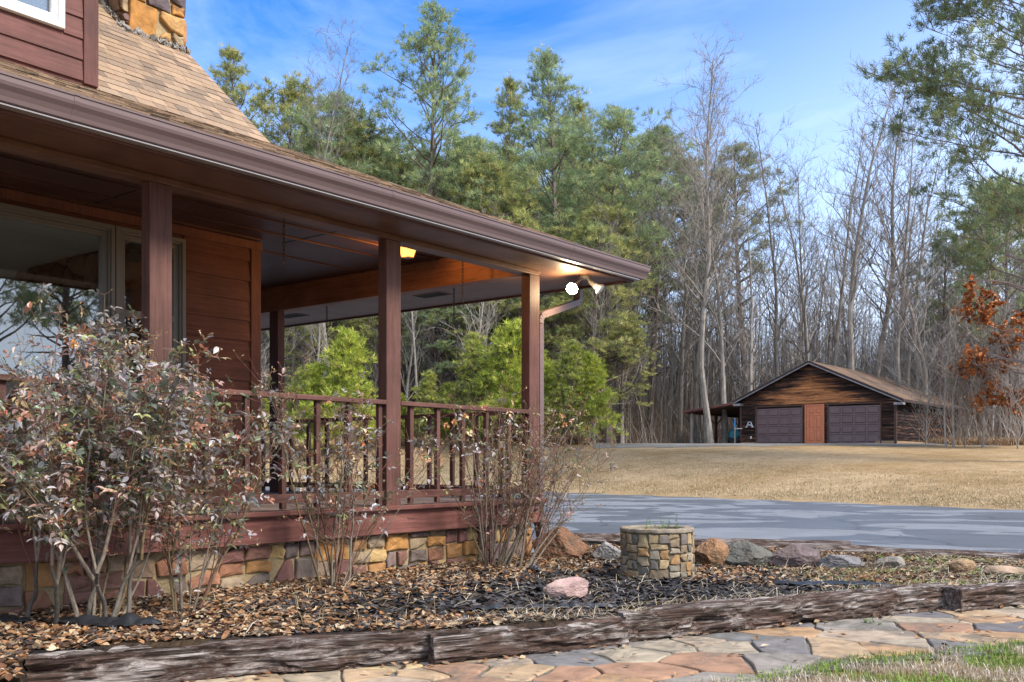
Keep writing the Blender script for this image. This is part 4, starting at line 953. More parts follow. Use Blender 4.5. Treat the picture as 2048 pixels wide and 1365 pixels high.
def rose(label, base, canes, H_, spread, leafy, seed, thick=.012, toplean=(0,0), leafmin=.35, flowers=6, split=3, trunks=0):
    r_ = random.Random(seed); root = empty('rose_bush', base); tag(root, label, 'rose bush', 'rose bushes along the porch')
    cm, lm, fm = MB(), MB(), MB(); tips = []
    CC = [(.20,.165,.13), (.14,.06,.05), (.15,.11,.06), (.22,.17,.14)]
    def cane(p, d, L_, r0, lev, nseg=9, target=None):
        pts = [p]; c = p.copy(); dd = d.normalized(); st = L_/nseg
        for i in range(nseg):
            dd = (dd+rv(r_, .10 if lev else .075)+Vector((0,0,.03 if lev == 0 else .02))).normalized(); c = c+dd*st; pts.append(c.copy())
        rad = [max(.0013, r0*(1-.82*i/nseg)) for i in range(nseg+1)]
        col = CC[0] if lev == 0 and r0 > .011 else r_.choice(CC[1:3] if lev else CC)
        cm.tube(pts, rad, 6 if lev == 0 else 4, col, cap=False)
        for i in range(2, nseg):      # thorns
            if r_.random() < .5: o = pts[i]; t_ = rv(r_).normalized(); cm.tube([o, o+t_*(rad[i]+.007)], [.0022, .0004], 3, (.25,.13,.09), cap=False)
        return pts
    def leafcluster(p, d, k):
        ax = (d*.4+rv(r_, .7)+Vector((0,0,.1))).normalized(); q = p+ax*.035; cm.tube([p, q, q+ax*.02], [.0009, .0008, .0006], 3, (.25,.12,.07), cap=False)
        col = r_.choice(RL); g = r_.uniform(.75, 1.3); col = tuple(x*g for x in col); up = (Vector((0,0,1))+rv(r_, .45)).normalized()
        sz = r_.uniform(.026, .050)
        leaflet(lm, q+ax*.018, ax, up, sz*1.2, sz*.62, col); sd = ax.cross(up).normalized()
        for s_ in ((1,-1) if k > 1 else (1,)): leaflet(lm, q, (sd*s_+ax*.5).normalized(), up, sz, sz*.55, col)
        if k > 2: leaflet(lm, p+ax*.02, (sd-ax*.1).normalized(), up, sz*.8, sz*.45, col)
    def tipcluster(p):
        for _ in range(r_.randint(1, 4) if leafy > .4 else r_.randint(0, 2)):
            a = rv(r_).normalized(); a.z = abs(a.z); e = p+a*r_.uniform(.02,.06); cm.tube([p, e], [.001,.0008], 3, (.30,.2,.12), cap=False)
            for _ in range(3): leaflet(lm, e, rv(r_).normalized(), Vector((0,0,1)), r_.uniform(.012,.024), .009, r_.choice([(.45,.34,.2), (.40,.10,.06), (.30,.20,.08), (.5,.4,.28), (.2,.2,.08)]))
    tops = []
    for k in range(trunks):
        x0_ = (k+.5)/trunks-.5; a_ = r_.uniform(-.5,.5); p0 = Vector((0,0,-.04))+(Vector((SA,-CA,0))*(x0_+r_.uniform(-.12,.12))+Vector((CA,SA,0))*r_.uniform(-.2,.2))*.42; pts = [p0]; dd = Vector((SA,-CA,0))*(x0_*.5+r_.uniform(-.45,.45))+Vector((0,0,1))
        for i in range(7): dd = (dd.normalized()+rv(r_,.16)); pts.append(pts[-1]+dd.normalized()*.065)
        cm.tube([p_+rv(r_,.003) for p_ in pts], [.017,.0145,.013,.0135,.011,.0115,.010,.008], 9, (.10,.088,.075), cap=False); tops.append((pts[-1], dd.normalized())); tops.append((pts[-3], (dd+rv(r_,.4)).normalized()))
    for k in range(canes+(7 if trunks > 3 else 0)):
        a = 2*math.pi*k/canes+r_.uniform(-.4,.4); bs = Vector((math.cos(a)*r_.uniform(.02,.16)*spread, math.sin(a)*r_.uniform(.02,.10)*spread, -.03))
        d = Vector((math.cos(a)*spread*r_.uniform(.15,.62)+toplean[0], math.sin(a)*spread*r_.uniform(.1,.35)+toplean[1], 1))
        if tops and k < canes: bs, td = tops[k % len(tops)]; d = d*.8+td*.4
        h = (H_-bs.z)*r_.uniform(.7, 1.05); r0 = thick*r_.uniform(.6, 1.3); pts = cane(bs, d, h*1.05, r0, 0)
        for i in range(3, len(pts)):
            for _ in range(split if i < len(pts)-1 else split+1):
                if r_.random() < .75:
                    dd = (pts[i]-pts[i-1]).normalized()*.8+rv(r_, .55); dd.y *= .75
                    sp = cane(pts[i], dd, r_.uniform(.14, .42)*H_/1.6, r0*.42*(1-.06*i), 1, 5)
                    for j in range(1, len(sp)):
                        if r_.random() < leafy*(.4+.6*clamp01((sp[j].z-leafmin*.6)/.5)):
                            leafcluster(sp[j], sp[j]-sp[j-1], r_.randint(1,3))
                            if leafy > .6 and r_.random() < .55: leafcluster(sp[j], sp[j-1]-sp[j], 3)
                    if r_.random() < .5:
                        s2_ = cane(sp[3], (sp[4]-sp[3]).normalized()+rv(r_, .7), r_.uniform(.08,.2), .0018, 1, 3)
                        for j in (1, 2, 3):
                            if r_.random() < leafy: leafcluster(s2_[j], s2_[j]-s2_[j-1], 2)
                        tipcluster(s2_[-1])
                    else: tipcluster(sp[-1])
            if pts[i].z > leafmin and r_.random() < leafy: leafcluster(pts[i], pts[i]-pts[i-1], 3)
        tips.append(pts[-1]); tipcluster(pts[-1])
    for _ in range(flowers):
        fm = MB()
        p = r_.choice(tips)+rv(r_, .07)
        for _ in range(14): leaflet(fm, p, (rv(r_)+Vector((0,0,.3))).normalized(), rv(r_).normalized(), .03, .022, r_.choice([(.62,.42,.2), (.6,.25,.09), (.5,.2,.08), (.7,.5,.28)]))
        fm.build('withered_flower', litter_m, root)
    cm.build('canes', cane_m, root, smooth=True)
    if lm.n: lm.build('leaves', leaf_m, root)
    return root
def bs(px, D): x, y = W(px, D); return (x, y, bz(x, y))
rose('big leafy rose bush with grey purple leaves at the left end of the porch', bs(190, 5.62), 15, 1.5, 1.15, .62, 41, .010, (0,.0), .45, 3, 4, 5)
rose('leafy rose bush cut off by the left edge of the photo', bs(0, 5.68), 7, 1.2, .8, .62, 52, .009, (-.1,0), .45, 2, 3, 2)
rose('sprawling leafy rose on thin canes under the first railing bay', bs(372, 6.0), 10, 1.12, .95, .5, 47, .009, (.12,-.1), .5, 2, 3)
rose('sparse rose bush with dark bare canes in front of the middle post', bs(672, 7.35), 17, 1.38, .95, .20, 63, .0095, (.12,-.08), .55, 7, 3)
rose('nearly leafless rose bush fanning out at the porch corner', bs(992, 8.95), 26, 1.42, 1.05, .10, 74, .0105, (.14,-.12), .7, 3, 3)
rose('slender rose of bare reddish canes just right of the porch corner', bs(1045, 8.85), 14, 1.35, .8, .06, 85, .009, (.34,-.22), .8, 3, 3)
# little plants
def sprig(px, D, n, h, label, cols, seed, z=None, leaf=.018, name='weed_plant', spread=.35, grp=None):
    r_ = random.Random(seed); x, y = W(px, D); root = empty(name, (x, y, bz(x, y) if z is None else z)); tag(root, label, 'plant', grp); a, l_ = MB(), MB()
    for k in range(n):
        p = Vector((r_.gauss(0,.02*n**.5), r_.gauss(0,.02*n**.5), -.01)); d = Vector((r_.gauss(0,spread), r_.gauss(0,spread), 1)).normalized(); hh = h*r_.uniform(.5,1.1); pts = [p+d*hh*i/4+rv(r_,.004) for i in range(5)]
        a.tube(pts, [.0028,.0025,.002,.0015,.001], 4, r_.choice(cols), cap=False)
        for i in range(1,5):
            for _ in range(3 if leaf else 0): leaflet(l_, pts[i], (d+rv(r_,.8)).normalized(), Vector((0,0,1)), leaf*r_.uniform(.7,1.4), leaf*.4, r_.choice(cols))
    a.build('stem', grass_m, root)
    if l_.n: l_.build('leaves', grass_m, root)
GC = [(.14,.24,.05), (.2,.3,.08), (.1,.17,.04)]; SCc = [(.36,.27,.16), (.28,.19,.11), (.2,.12,.08)]
sprig(1322, 8.42, 14, .17, 'green weeds sprouting inside the round stone planter', GC, 2, pz+Hh-.04)
sprig(1372, 8.30, 3, .08, 'dead twig lying over the right rim of the planter', SCc, 3, pz+Hh-.03, 0)
sprig(1440, 8.75, 2, .42, 'thorny upright stem before the orange tan boulder', [(.12,.13,.05), (.16,.15,.07)], 5, None, .012)
for i, (q, D, h, lb) in enumerate(((1074, 6.1, .22, 'dead tan stem standing behind the short dark railway tie'), (1172, 6.2, .22, 'leaning dry stem right of the quartz rock'), (1600, 8.0, .25, 'dry brown stem right of the mossy boulder, mid bed'), (1700, 7.8, .22, 'dry stalks by the grey fabric strip'), (1640, 8.6, .3, 'dead forked stalks before the pale flat boulder'), (1750, 8.9, .28, 'tangle of grey dead stalks before the long log'), (1370, 6.6, .16, 'short dry stem behind the longest tie'), (640, 5.7, .24, 'thin straw stems behind the swirling grained tie'), (1205, 9.2, .3, 'dry stalks left of the round planter'), (860, 5.9, .22, 'thin dead weed behind the joint of the first two ties'))):
    sprig(q, D, 3 if i != 5 else 12, h, lb, SCc, 20+i, None, 0 if i % 2 else .008, 'dead_stalk', .35, 'dead stalks in the bed')
sprig(1746, 6.75, 5, .05, 'tiny green weed at the foot of the longest tie', GC, 71, 0, .02)

# ------------------------------------------------------------------ GARAGE
GX, GY0, GY1, GZ, GL = 51.3, 16.0, 24.4, 2.05, 11.6
gar = empty('garage', (GX, (GY0+GY1)/2, GZ)); tag(gar, 'weathered dark board garage with two brown roll doors, orange door and side carport', 'garage')
goff = -Vector(gar.location)
def gp(mb, name, m, parent=None, **k): return mb.build(name, m, parent or gar, loc=goff if parent is None else None, **k)
def gsid():
    m, t, b = mat('weathered orange and black boards', rough=.9, spec=.15); a = N(t, 'ShaderNodeAttribute'); a.attribute_name = 'Col'
    v = coords(t, (1, .5, 7), False); n1 = noise(t, v, 1.1, 6, .75, .5); v2 = coords(t, (1,1,1), False); n2 = noise(t, v2, .55, 4)
    tcx = N(t, 'ShaderNodeTexCoord'); s_ = N(t, 'ShaderNodeSeparateXYZ'); t.links.new(tcx.outputs['Object'], s_.inputs[0])
    # stain: bare orange wood left in the middle of the gable
    dy = N(t, 'ShaderNodeMath', operation='SUBTRACT'); dy.inputs[1].default_value = 20.4; t.links.new(s_.outputs['Y'], dy.inputs[0]); ab = N(t, 'ShaderNodeMath', operation='ABSOLUTE'); t.links.new(dy.outputs[0], ab.inputs[0])
    m1 = N(t, 'ShaderNodeMath', operation='MULTIPLY_ADD'); m1.inputs[1].default_value = .50; t.links.new(ab.outputs[0], m1.inputs[0]); t.links.new(s_.outputs['Z'], m1.inputs[2])   # z + .42|dy|
    top = N(t, 'ShaderNodeMapRange'); top.inputs['From Min'].default_value = 5.35; top.inputs['From Max'].default_value = 6.05; top.inputs['To Min'].default_value = .20; top.inputs['To Max'].default_value = 0; t.links.new(m1.outputs[0], top.inputs['Value'])
    bot = N(t, 'ShaderNodeMapRange'); bot.inputs['From Min'].default_value = 4.0; bot.inputs['From Max'].default_value = 4.35; t.links.new(s_.outputs['Z'], bot.inputs['Value'])
    ml = N(t, 'ShaderNodeMath', operation='MULTIPLY'); t.links.new(top.outputs[0], ml.inputs[0]); t.links.new(bot.outputs[0], ml.inputs[1]); ad = N(t, 'ShaderNodeMath', operation='ADD'); t.links.new(ml.outputs[0], ad.inputs[0]); t.links.new(n1, ad.inputs[1])
    c = ramp(t, [(.40,(.014,.010,.010)),(.55,(.05,.03,.025)),(.63,(.20,.085,.04)),(.76,(.50,.21,.085))], ad.outputs[0]).outputs[0]
    c = mixc(t, 1, c, a.outputs['Color'], 'MULTIPLY'); t.links.new(c, b.inputs['Base Color']); bump(t, b, n1, .5, .02); return m
gs_m = gsid(); DH = 4.16
mb = MB(); rnd = random.Random(6); ZEv = GZ+2.25; RS = .455; RY = (GY0+GY1)/2+.17
def gz_at(y): return GZ+4.38-abs(y-RY)*RS
z = GZ+.15; DRS = [(16.76, 19.42), (20.87, 23.45)]   # garage doors (Y ranges)
e = .155; MD = (19.68, 20.68)
while z < gz_at(RY)-.05:
    zt = z+e; half = max(.05, (GZ+4.38-z-e-.04)/RS); a = max(GY0, RY-half); b_ = min(GY1, RY+half); segs = [(a, b_)]
    if z < DH-.02+.0:
        hs = [(DRS[0][0]-.08, DRS[0][1]+.06), (MD[0]-.06, MD[1]+.06), (DRS[1][0]-.06, DRS[1][1]+.08)]
        if z < DH-.05: segs = [(GY0, hs[0][0]), (hs[0][1], hs[1][0]), (hs[1][1], hs[2][0]), (hs[2][1], GY1)]
    for (p_, q_) in segs:
        cuts = [p_]
        if q_-p_ > 3: cuts += sorted([rnd.uniform(p_+.6, q_-.6) for _ in range(2)])
        cuts.append(q_)
        for c0, c1 in zip(cuts, cuts[1:]):
            g = rnd.uniform(.55, 1.25); nn = max(1, int((c1-c0)/.25)); o0 = [rnd.uniform(-.022,.022) for _ in range(nn+1)]; vs = []
            for i in range(nn+1): yy = lerp(c0, c1, i/nn); vs += [(GX-.045+o0[i]*.4, yy, z+o0[i]), (GX-.006, yy, zt+.02)]
            mb.add(vs, [(2*i, 2*i+1, 2*i+3, 2*i+2) for i in range(nn)], (g, g, g))
            vs = []
            for i in range(nn+1): yy = lerp(c0, c1, i/nn); vs += [(GX-.045+o0[i]*.4, yy, z+o0[i]), (GX, yy, z+o0[i])]
            mb.add(vs, [(2*i, 2*i+2, 2*i+3, 2*i+1) for i in range(nn)], (.1,.1,.1))
    z = zt
z = GZ+.15
while z < ZEv:                                   # right side boards
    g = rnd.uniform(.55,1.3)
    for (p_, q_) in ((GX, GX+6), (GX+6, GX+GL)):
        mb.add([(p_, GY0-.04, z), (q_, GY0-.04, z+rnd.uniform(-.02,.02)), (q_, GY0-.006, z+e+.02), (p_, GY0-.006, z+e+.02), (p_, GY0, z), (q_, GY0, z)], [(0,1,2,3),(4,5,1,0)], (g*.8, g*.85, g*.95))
    z += e
mb.add([(GX,GY0,GZ-.2),(GX,GY1,GZ-.2),(GX,GY1,gz_at(GY1)-.08),(GX,RY,gz_at(RY)-.08),(GX,GY0,gz_at(GY0)-.08)], [(0,1,2,3,4)], (.4,.4,.4))
mb.add([(GX+GL,GY0,GZ-.2),(GX+GL,GY1,GZ-.2),(GX+GL,GY1,gz_at(GY1)-.08),(GX+GL,RY,gz_at(RY)-.08),(GX+GL,GY0,gz_at(GY0)-.08)], [(4,3,2,1,0)], (.4,.4,.4))
for yy in (GY0+.001, GY1): mb.add([(GX,yy,GZ-.2),(GX+GL,yy,GZ-.2),(GX+GL,yy,ZEv),(GX,yy,ZEv)], [(0,1,2,3)], (.6,.6,.6))
gp(mb, 'wall', gs_m)
trim_m = wood('garage corner trim', (.035,.022,.018), (.08,.045,.035), (.14,.08,.06), 'z')
mb = MB(); mb.box(GX-.07, GX+.03, GY0-.07, GY0+.05, GZ, ZEv-.02); mb.box(GX-.07, GX-.047, GY1-.06, GY1+.04, GZ, ZEv-.02)
gp(mb, 'corner_board', trim_m)
mb = MB(); mb.box(GX-.06, GX-.002, GY1-1.0, GY1+.0, GZ-.2, GZ+.16); mb.box(GX-.05, GX-.002, GY0-.02, 17.0, GZ-.2, GZ+.14); mb.box(GX-.04, GX+GL, GY0-.03, GY0-.002, GZ-.2, GZ+.13)
gp(mb, 'footing', mat('tan block footing', (.30,.20,.12), .9)[0])
# roof
groof, t, b = mat('brown mossy shingles', rough=.95, spec=.1); v = coords(t, (1,1,1), False); n1 = noise(t, v, 14, 7, .8); n2 = noise(t, v, .8, 5, .65)
c = mixc(t, 1, ramp(t, [(.3,(.08,.06,.05)),(.7,(.18,.135,.11))], n1).outputs[0], ramp(t, [(.35,(.6,.6,.62)),(.62,(1.25,1.1,.95))], n2).outputs[0], 'MULTIPLY'); t.links.new(c, b.inputs['Base Color']); bump(t, b, n1, .5, .02)
mb = MB(); OX0, OX1 = GX-.38, GX+GL+.3; EY0, EY1 = GY0-.48, GY1+.30; ZRt = GZ+4.42
def rtop(y): return ZRt-abs(y-RY)*RS
for ye in (EY0, EY1):
    mb.add([(OX0, ye, rtop(ye)), (OX1, ye, rtop(ye)), (OX1, RY, rtop(RY)), (OX0, RY, rtop(RY)), (OX0, ye, rtop(ye)-.05), (OX1, ye, rtop(ye)-.05), (OX1, RY, rtop(RY)-.05), (OX0, RY, rtop(RY)-.05)], [(0,1,2,3),(7,6,5,4),(0,4,5,1),(0,3,7,4),(1,5,6,2)])
gp(mb, 'roof', groof)
fas_m = wood('dark roof trim', (.025,.018,.018), (.05,.035,.033), (.10,.08,.078), 'y')
pale_m = wood('peeling pale trim', (.16,.15,.16), (.26,.25,.27), (.36,.35,.38), 'y')
mb = MB()
for ye in (EY0, EY1):
    mb.bar((OX0-.012, ye, rtop(ye)-.08), (OX0-.012, RY, rtop(RY)-.08), .022, .17, (0,0,1)); mb.bar((OX0+.2, ye, rtop(ye)-.075), (OX0+.2, RY, rtop(RY)-.075), .38, .02, (0,0,1))
mb.box(OX0+.01, OX1, EY0-.024, EY0-.002, rtop(EY0)-.15, rtop(EY0)-.01)
gp(mb, 'fascia', fas_m)
mb = MB()
for ye, s_ in ((EY0, 1), (EY1, -1)):
    mb.bar((OX0-.030, ye+s_*.02, rtop(ye)-.135), (OX0-.030, RY, rtop(RY)-.135), .014, .045, (0,0,1)); mb.box(OX0-.02, GX, min(ye, ye+s_*.45), max(ye, ye+s_*.45), rtop(ye)-.28, rtop(ye)-.16)
gp(mb, 'eave_return', pale_m)
# garage doors
gd_m, t, b = mat('brown roll door', (.105,.06,.062), .5, .4); v = coords(t); n1 = noise(t, v, 1.5, 4); r = ramp(t, [(.3,(.125,.078,.08)),(.7,(.16,.103,.106))], n1); t.links.new(r.outputs[0], b.inputs['Base Color'])
groove_m, *_ = mat('shaded door grooves', (.045,.027,.028), .7)  # dark panel outlines: groove shade put into the colour for relief
def roll_door(ya, yb, label):
    r_ = empty('garage_door', Vector((GX, (ya+yb)/2, GZ))+goff); r_.parent = gar; r_['label'] = label; off = -Vector((GX, (ya+yb)/2, GZ))
    mb = MB(); H4 = (DH-.13-GZ)/4; cw = (yb-ya)/4
    for i in range(4):
        zz = GZ+.01+i*H4; mb.box(GX-.03, GX+.01, ya, yb, zz, zz+H4-.018)
        for j in range(4):
            yy = ya+j*cw
            a0, b0, c0, d0 = yy+.06, yy+cw-.06, zz+.09, zz+H4-.10
            vs = [(GX-.031,a0,c0),(GX-.031,b0,c0),(GX-.031,b0,d0),(GX-.031,a0,d0),(GX-.058,a0+.03,c0+.035),(GX-.058,b0-.03,c0+.035),(GX-.058,b0-.03,d0-.035),(GX-.058,a0+.03,d0-.035)]
            mb.add(vs, [(0,1,5,4),(1,2,6,5),(2,3,7,6),(3,0,4,7),(4,5,6,7)])
            mb.box(GX-.0325, GX-.0305, a0-.012, b0+.012, c0-.012, d0+.012, mi=1)
    mb.build('door_panel', [gd_m, groove_m], r_, loc=off, fixn=True)
    mb = MB(); mb.box(GX-.06, GX+.0, ya-.075, ya-.005, GZ, DH-.05); mb.box(GX-.06, GX, yb+.005, yb+.075, GZ, DH-.05); mb.box(GX-.06, GX, ya-.075, yb+.075, DH-.049, DH+.02); mb.build('door_frame', trim_m, r_, loc=off)
roll_door(*DRS[0], 'right hand brown panelled garage door'); roll_door(*DRS[1], 'left hand brown panelled garage door')
od, t, b = mat('orange red door paint', (.40,.115,.05), .45); v = coords(t); r = ramp(t, [(.3,(.50,.15,.065)),(.7,(.60,.19,.085))], noise(t, v, 3, 4)); t.links.new(r.outputs[0], b.inputs['Base Color'])
dr = empty('door', Vector((GX, (MD[0]+MD[1])/2, GZ))+goff); dr.parent = gar; off = -Vector((GX, (MD[0]+MD[1])/2, GZ)); dr['label'] = 'orange six panel door'
mb = MB(); mb.box(GX-.04, GX, MD[0]+.06, MD[1]-.06, GZ+.02, GZ+2.03)
for j in range(2):
    for (c0, d0) in ((.18,.78), (.90,1.52), (1.66,1.86)):
        a0 = MD[0]+.06+.10+j*.37; b0 = a0+.24; c1, d1 = GZ+c0, GZ+d0; q = .028; mb.box(GX-.0415, GX-.0402, a0-.014, b0+.014, c1-.014, d1+.014, mi=1)
        mb.add([(GX-.041,a0,c1),(GX-.041,b0,c1),(GX-.041,b0,d1),(GX-.041,a0,d1),(GX-.056,a0+q,c1+q),(GX-.056,b0-q,c1+q),(GX-.056,b0-q,d1-q),(GX-.056,a0+q,d1-q)], [(0,1,5,4),(1,2,6,5),(2,3,7,6),(3,0,4,7),(4,5,6,7)])
mb.build('door_leaf', [od, mat('shaded panel grooves', (.26,.075,.035), .6)[0]], dr, loc=off, fixn=True)  # darker orange lines round the panels stand for shade in the grooves
mb = MB(); mb.box(GX-.07, GX, MD[0]-.03, MD[0]+.055, GZ, GZ+2.12); mb.box(GX-.07, GX, MD[1]-.055, MD[1]+.03, GZ, GZ+2.12); mb.box(GX-.07, GX, MD[0]+.055, MD[1]-.055, GZ+2.04, GZ+2.12); mb.build('door_frame', od, dr, loc=off)
mb = MB(); bm_ = [(GX-.05-.02*k, MD[1]-.13, GZ+.98) for k in range(4)]; mb.tube(bm_, [.028,.012,.032,.02], 10); mb.build('handle', mat('brass knob', (.5,.33,.1), .3)[0], dr, loc=off)
# carport
CY = 27.85; mb = MB(); pr_ = lambda x, y, z: (x, y, z)
zi, zo = rtop(EY1)-.05, GZ+2.02
mb.add([(GX-.3,EY1-.02,zi),(GX+7.5,EY1-.02,zi),(GX+7.5,CY,zo),(GX-.3,CY,zo),(GX-.3,EY1-.02,zi-.03),(GX+7.5,EY1-.02,zi-.03),(GX+7.5,CY,zo-.03),(GX-.3,CY,zo-.03)], [(0,1,2,3),(7,6,5,4),(0,3,7,4),(1,2,6,5),(2,3,7,6)])
gp(mb, 'carport_roof', [mat('faded metal sheet', (.30,.28,.29), .5)[0]])
mb = MB(); mb.bar((GX-.315, EY1, zi-.08), (GX-.315, CY, zo-.08), .03, .13); mb.box(GX-.3, GX+7.5, CY-.10, CY-.0, zo-.17, zo-.035)
gp(mb, 'fascia', wood('red brown carport trim', (.11,.04,.035), (.18,.07,.06), (.22,.1,.09), 'y'))
for k in range(9):
    mb = MB(); x = GX+.2+k*.9; mb.bar((x, EY1+.05, zi-.10), (x, CY-.1, zo-.10), .05, .11); gp(mb, 'rafter', trim_m)
for k, x in enumerate((GX+.1, GX+3.1, GX+6.3)):
    p_ = empty('carport_post', Vector((x, CY-.35, GZ))+goff); p_.parent = gar
    mb = MB(); mb.box(-.065,.065,-.065,.065,-.1,zo-GZ-.16); mb.build('post', wood_z if k else bark_pale, p_)
    for s_ in (1, -1):
        if k == 0 and s_ == 1: continue
        mb = MB(); mb.bar((0, 0, zo-GZ-.75), (s_*.0, -s_*.5, zo-GZ-.22), .05, .06, (1,0,0)); mb.build('brace', trim_m, p_)
# letter sign
sg = empty('letter_sign', (GX-.06, 23.86, GZ+.98)); tag(sg, 'small white letter A plaque hung on the garage wall left of the doors', 'sign')
wm, *_ = mat('white sign paint', (.75,.76,.78), .5); mb = MB()
for (a, b_) in (((.19,0),(.07,.30)), ((-.19,0),(-.07,.30)), ((.10,.29),(-.10,.29)), ((.14,.12),(-.14,.12))): mb.bar((0, a[0], a[1]), (0, b_[0], b_[1]), .03, .05, (1,0,0))
mb.bar((0,.25,.02),(0,.1,.02),.03,.045,(1,0,0)); mb.bar((0,-.25,.02),(0,-.1,.02),.03,.045,(1,0,0)); mb.build('letter', wm, sg)
mb = MB(); mb.tube([(-.03,-.12,.06),(-.03,-.04,.13),(-.03,.07,.12),(-.03,.13,.04)], [.035,.06,.06,.03], 8); mb.build('emblem', mat('grey emblem', (.33,.34,.37), .5)[0], sg, smooth=True)
ob = MB(); ob.box(-.03,.0,-.04,.04,-.06,.06); ob.box(-.034,-.0305,-.018,.018,.008,.035); ob.box(-.034,-.0305,-.018,.018,-.035,-.008)
tag(ob.build('outlet_box', white_m, loc=(GX-.04, 23.78, GZ+.42)), 'small white outlet box low on the garage wall below the letter plaque', 'outlet box')
# utility trailer with covered load and blue post
tx, ty = GX+2.4, 25.75
tr = empty('utility_trailer', (tx, ty, GZ)); tag(tr, 'small dark cart loaded with blue bundles parked under the carport', 'cart')
mb = MB(); mb.box(-.5,.5,-.55,.75,.18,.46); mb.box(-.46,.46,-.5,.7,.461,.475); mb.build('cart_body', mat('dark grey tub', (.06,.06,.065), .5)[0], tr, bevel=.03)
for s_ in (-1, 1):
    mb = MB(); mb.tube([(-.56,s_*.42,.19),(-.46,s_*.42,.19)], .19, 18); mb.build('wheel', black_m, tr)
mb = MB()
for pts in ([(-.5,.75,.46),(-.5,.7,.98)], [(-.5,.2,.98),(-.5,.9,1.0)], [(-.5,.9,.5),(-.5,.55,.95)]): mb.tube(pts, .022, 6)
mb.build('cart_rail', grey_f, tr)
def bundle(x, y, z, r_, colr, label, seed):
    bm = bmesh.new(); bmesh.ops.create_icosphere(bm, subdivisions=3, radius=1)
    for v in bm.verts: n_ = 1+.25*mn.noise(v.co*1.6+Vector((seed,0,0)))+.12*mn.noise(v.co*4+Vector((seed,0,0))); v.co = Vector((v.co.x*r_[0]*n_, v.co.y*r_[1]*n_, max(v.co.z, -.7)*r_[2]*n_))
    me = bpy.data.meshes.new('tarp_bundle'); bm.to_mesh(me); bm.free(); me.materials.append(mat('tarp', colr, .5)[0]); o = bpy.data.objects.new('tarp_bundle', me); COL.objects.link(o); o.location = (x, y, z); tag(o, label, 'bundle')
bundle(tx-.1, ty+.2, GZ+.68, (.35,.36,.32), (.10,.42,.55), 'bright turquoise tarp bundle on the cart under the carport', 1)
bundle(tx+.1, ty-.4, GZ+.62, (.3,.26,.22), (.04,.15,.2), 'dark teal bundle beside the turquoise one on the cart', 7)
mb = MB(); mb.tube([(0,0,0),(0,0,1.5)], .045, 8, mi=0); mb.tube([(0,0,1.0),(0,0,1.44)], .052, 8, mi=1); mb.bar((-.02,0,.92),(-.02,-.45,.92),.03,.04,(0,0,1), mi=2)
o = mb.build('marker_post', [grey_f, mat('blue sleeve', (.05,.25,.6), .5)[0], white_m], loc=(GX-.1, 24.72, GZ)); tag(o, 'thin grey pole with blue sleeve standing at the left corner of the garage', 'pole')

# ------------------------------------------------------------------ TREES
def bare_tree(H_, seed, nb=26, spread=.30, zb=.32, r0=None, fork=False, twig=.9, lean=0):
    r_ = random.Random(seed); tk, cr = MB(), MB(); r0 = r0 or H_*.0088
    def walk(p, d, L_, n, wob, up):
        pts = [p.copy()]; c = p.copy(); d = d.normalized()
        for i in range(n): d = (d+rv(r_, wob)+Vector((0,0,up))).normalized(); c = c+d*(L_/n); pts.append(c.copy())
        return pts
    def branch(p, d, L_, r, lev):
        pts = walk(p, d, L_, 5 if lev < 3 else 3, .13 if lev < 2 else .2, .07 if lev < 2 else .03)
        n = len(pts); cr.tube(pts, [r*(1-.75*i/(n-1)) for i in range(n)], 4 if lev == 1 else 3, cap=False)
        if lev < 3:
            k = int({1: 7, 2: 4}[lev]*twig+.5)
            for _ in range(k):
                i = r_.randint(1, n-1); dd = (pts[i]-pts[i-1]).normalized(); sp = rv(r_).normalized(); sp -= dd*sp.dot(dd)
                branch(pts[i], dd*.8+sp.normalized()*r_.uniform(.4,.9)+Vector((0,0,.25)), L_*r_.uniform(.3,.55), max(.009, r*.42), lev+1)
    pts = walk(Vector((0,0,-.1)), Vector((lean,0,1)), H_*.97, 14, .05, .015); tk.tube(pts, [r0*(1-.90*(i/14)**.9) + (r0*.35 if i == 0 else 0) for i in range(15)], 8, cap=False)
    for k in range(nb):
        t_ = zb+(1-zb)*(k+r_.random())/nb; f = t_*14; i = min(13, int(f)); p = pts[i].lerp(pts[i+1], f-i); a = k*2.4+r_.uniform(-.5,.5)
        rr = r0*(1-.9*t_**.9); L_ = H_*spread*(1.05-t_*.72)*r_.uniform(.5,1.15)
        branch(p, Vector((math.cos(a), math.sin(a), r_.uniform(.7,1.7))), L_, max(.014, rr*.42), 1)
    return tk, cr
def make(name, parts, label=None, cat='tree'):
    root = empty(name, (0,0,-500))
    for nm, b_, m_ in parts:
        if isinstance(b_, MB): b_.build(nm, m_, root)
        else: o = b_; o.parent = root
    return root
def tufts(C, D_, nper, ln, wd, cols, rs_, jit=.45):
    n = len(C); C = np.repeat(C, nper, 0); D2 = np.repeat(D_, nper, 0)+rs_.randn(n*nper, 3)*jit*1.5; D2 /= np.linalg.norm(D2, axis=1)[:, None]
    s = np.cross(D2, rs_.randn(n*nper, 3)); s /= np.linalg.norm(s, axis=1)[:, None]; L_ = ln*(.6+.6*rs_.rand(n*nper, 1)); C = C+rs_.randn(n*nper, 3)*ln*.16
    V = np.stack([C-s*wd*.5, C+s*wd*.5, C+D2*L_], 1).reshape(-1, 3); F = np.arange(n*nper*3).reshape(-1, 3)
    cc = np.array(cols)[rs_.randint(0, len(cols), n)]*(.75+.5*rs_.rand(n, 1)); return V, F, np.repeat(cc, nper, 0)
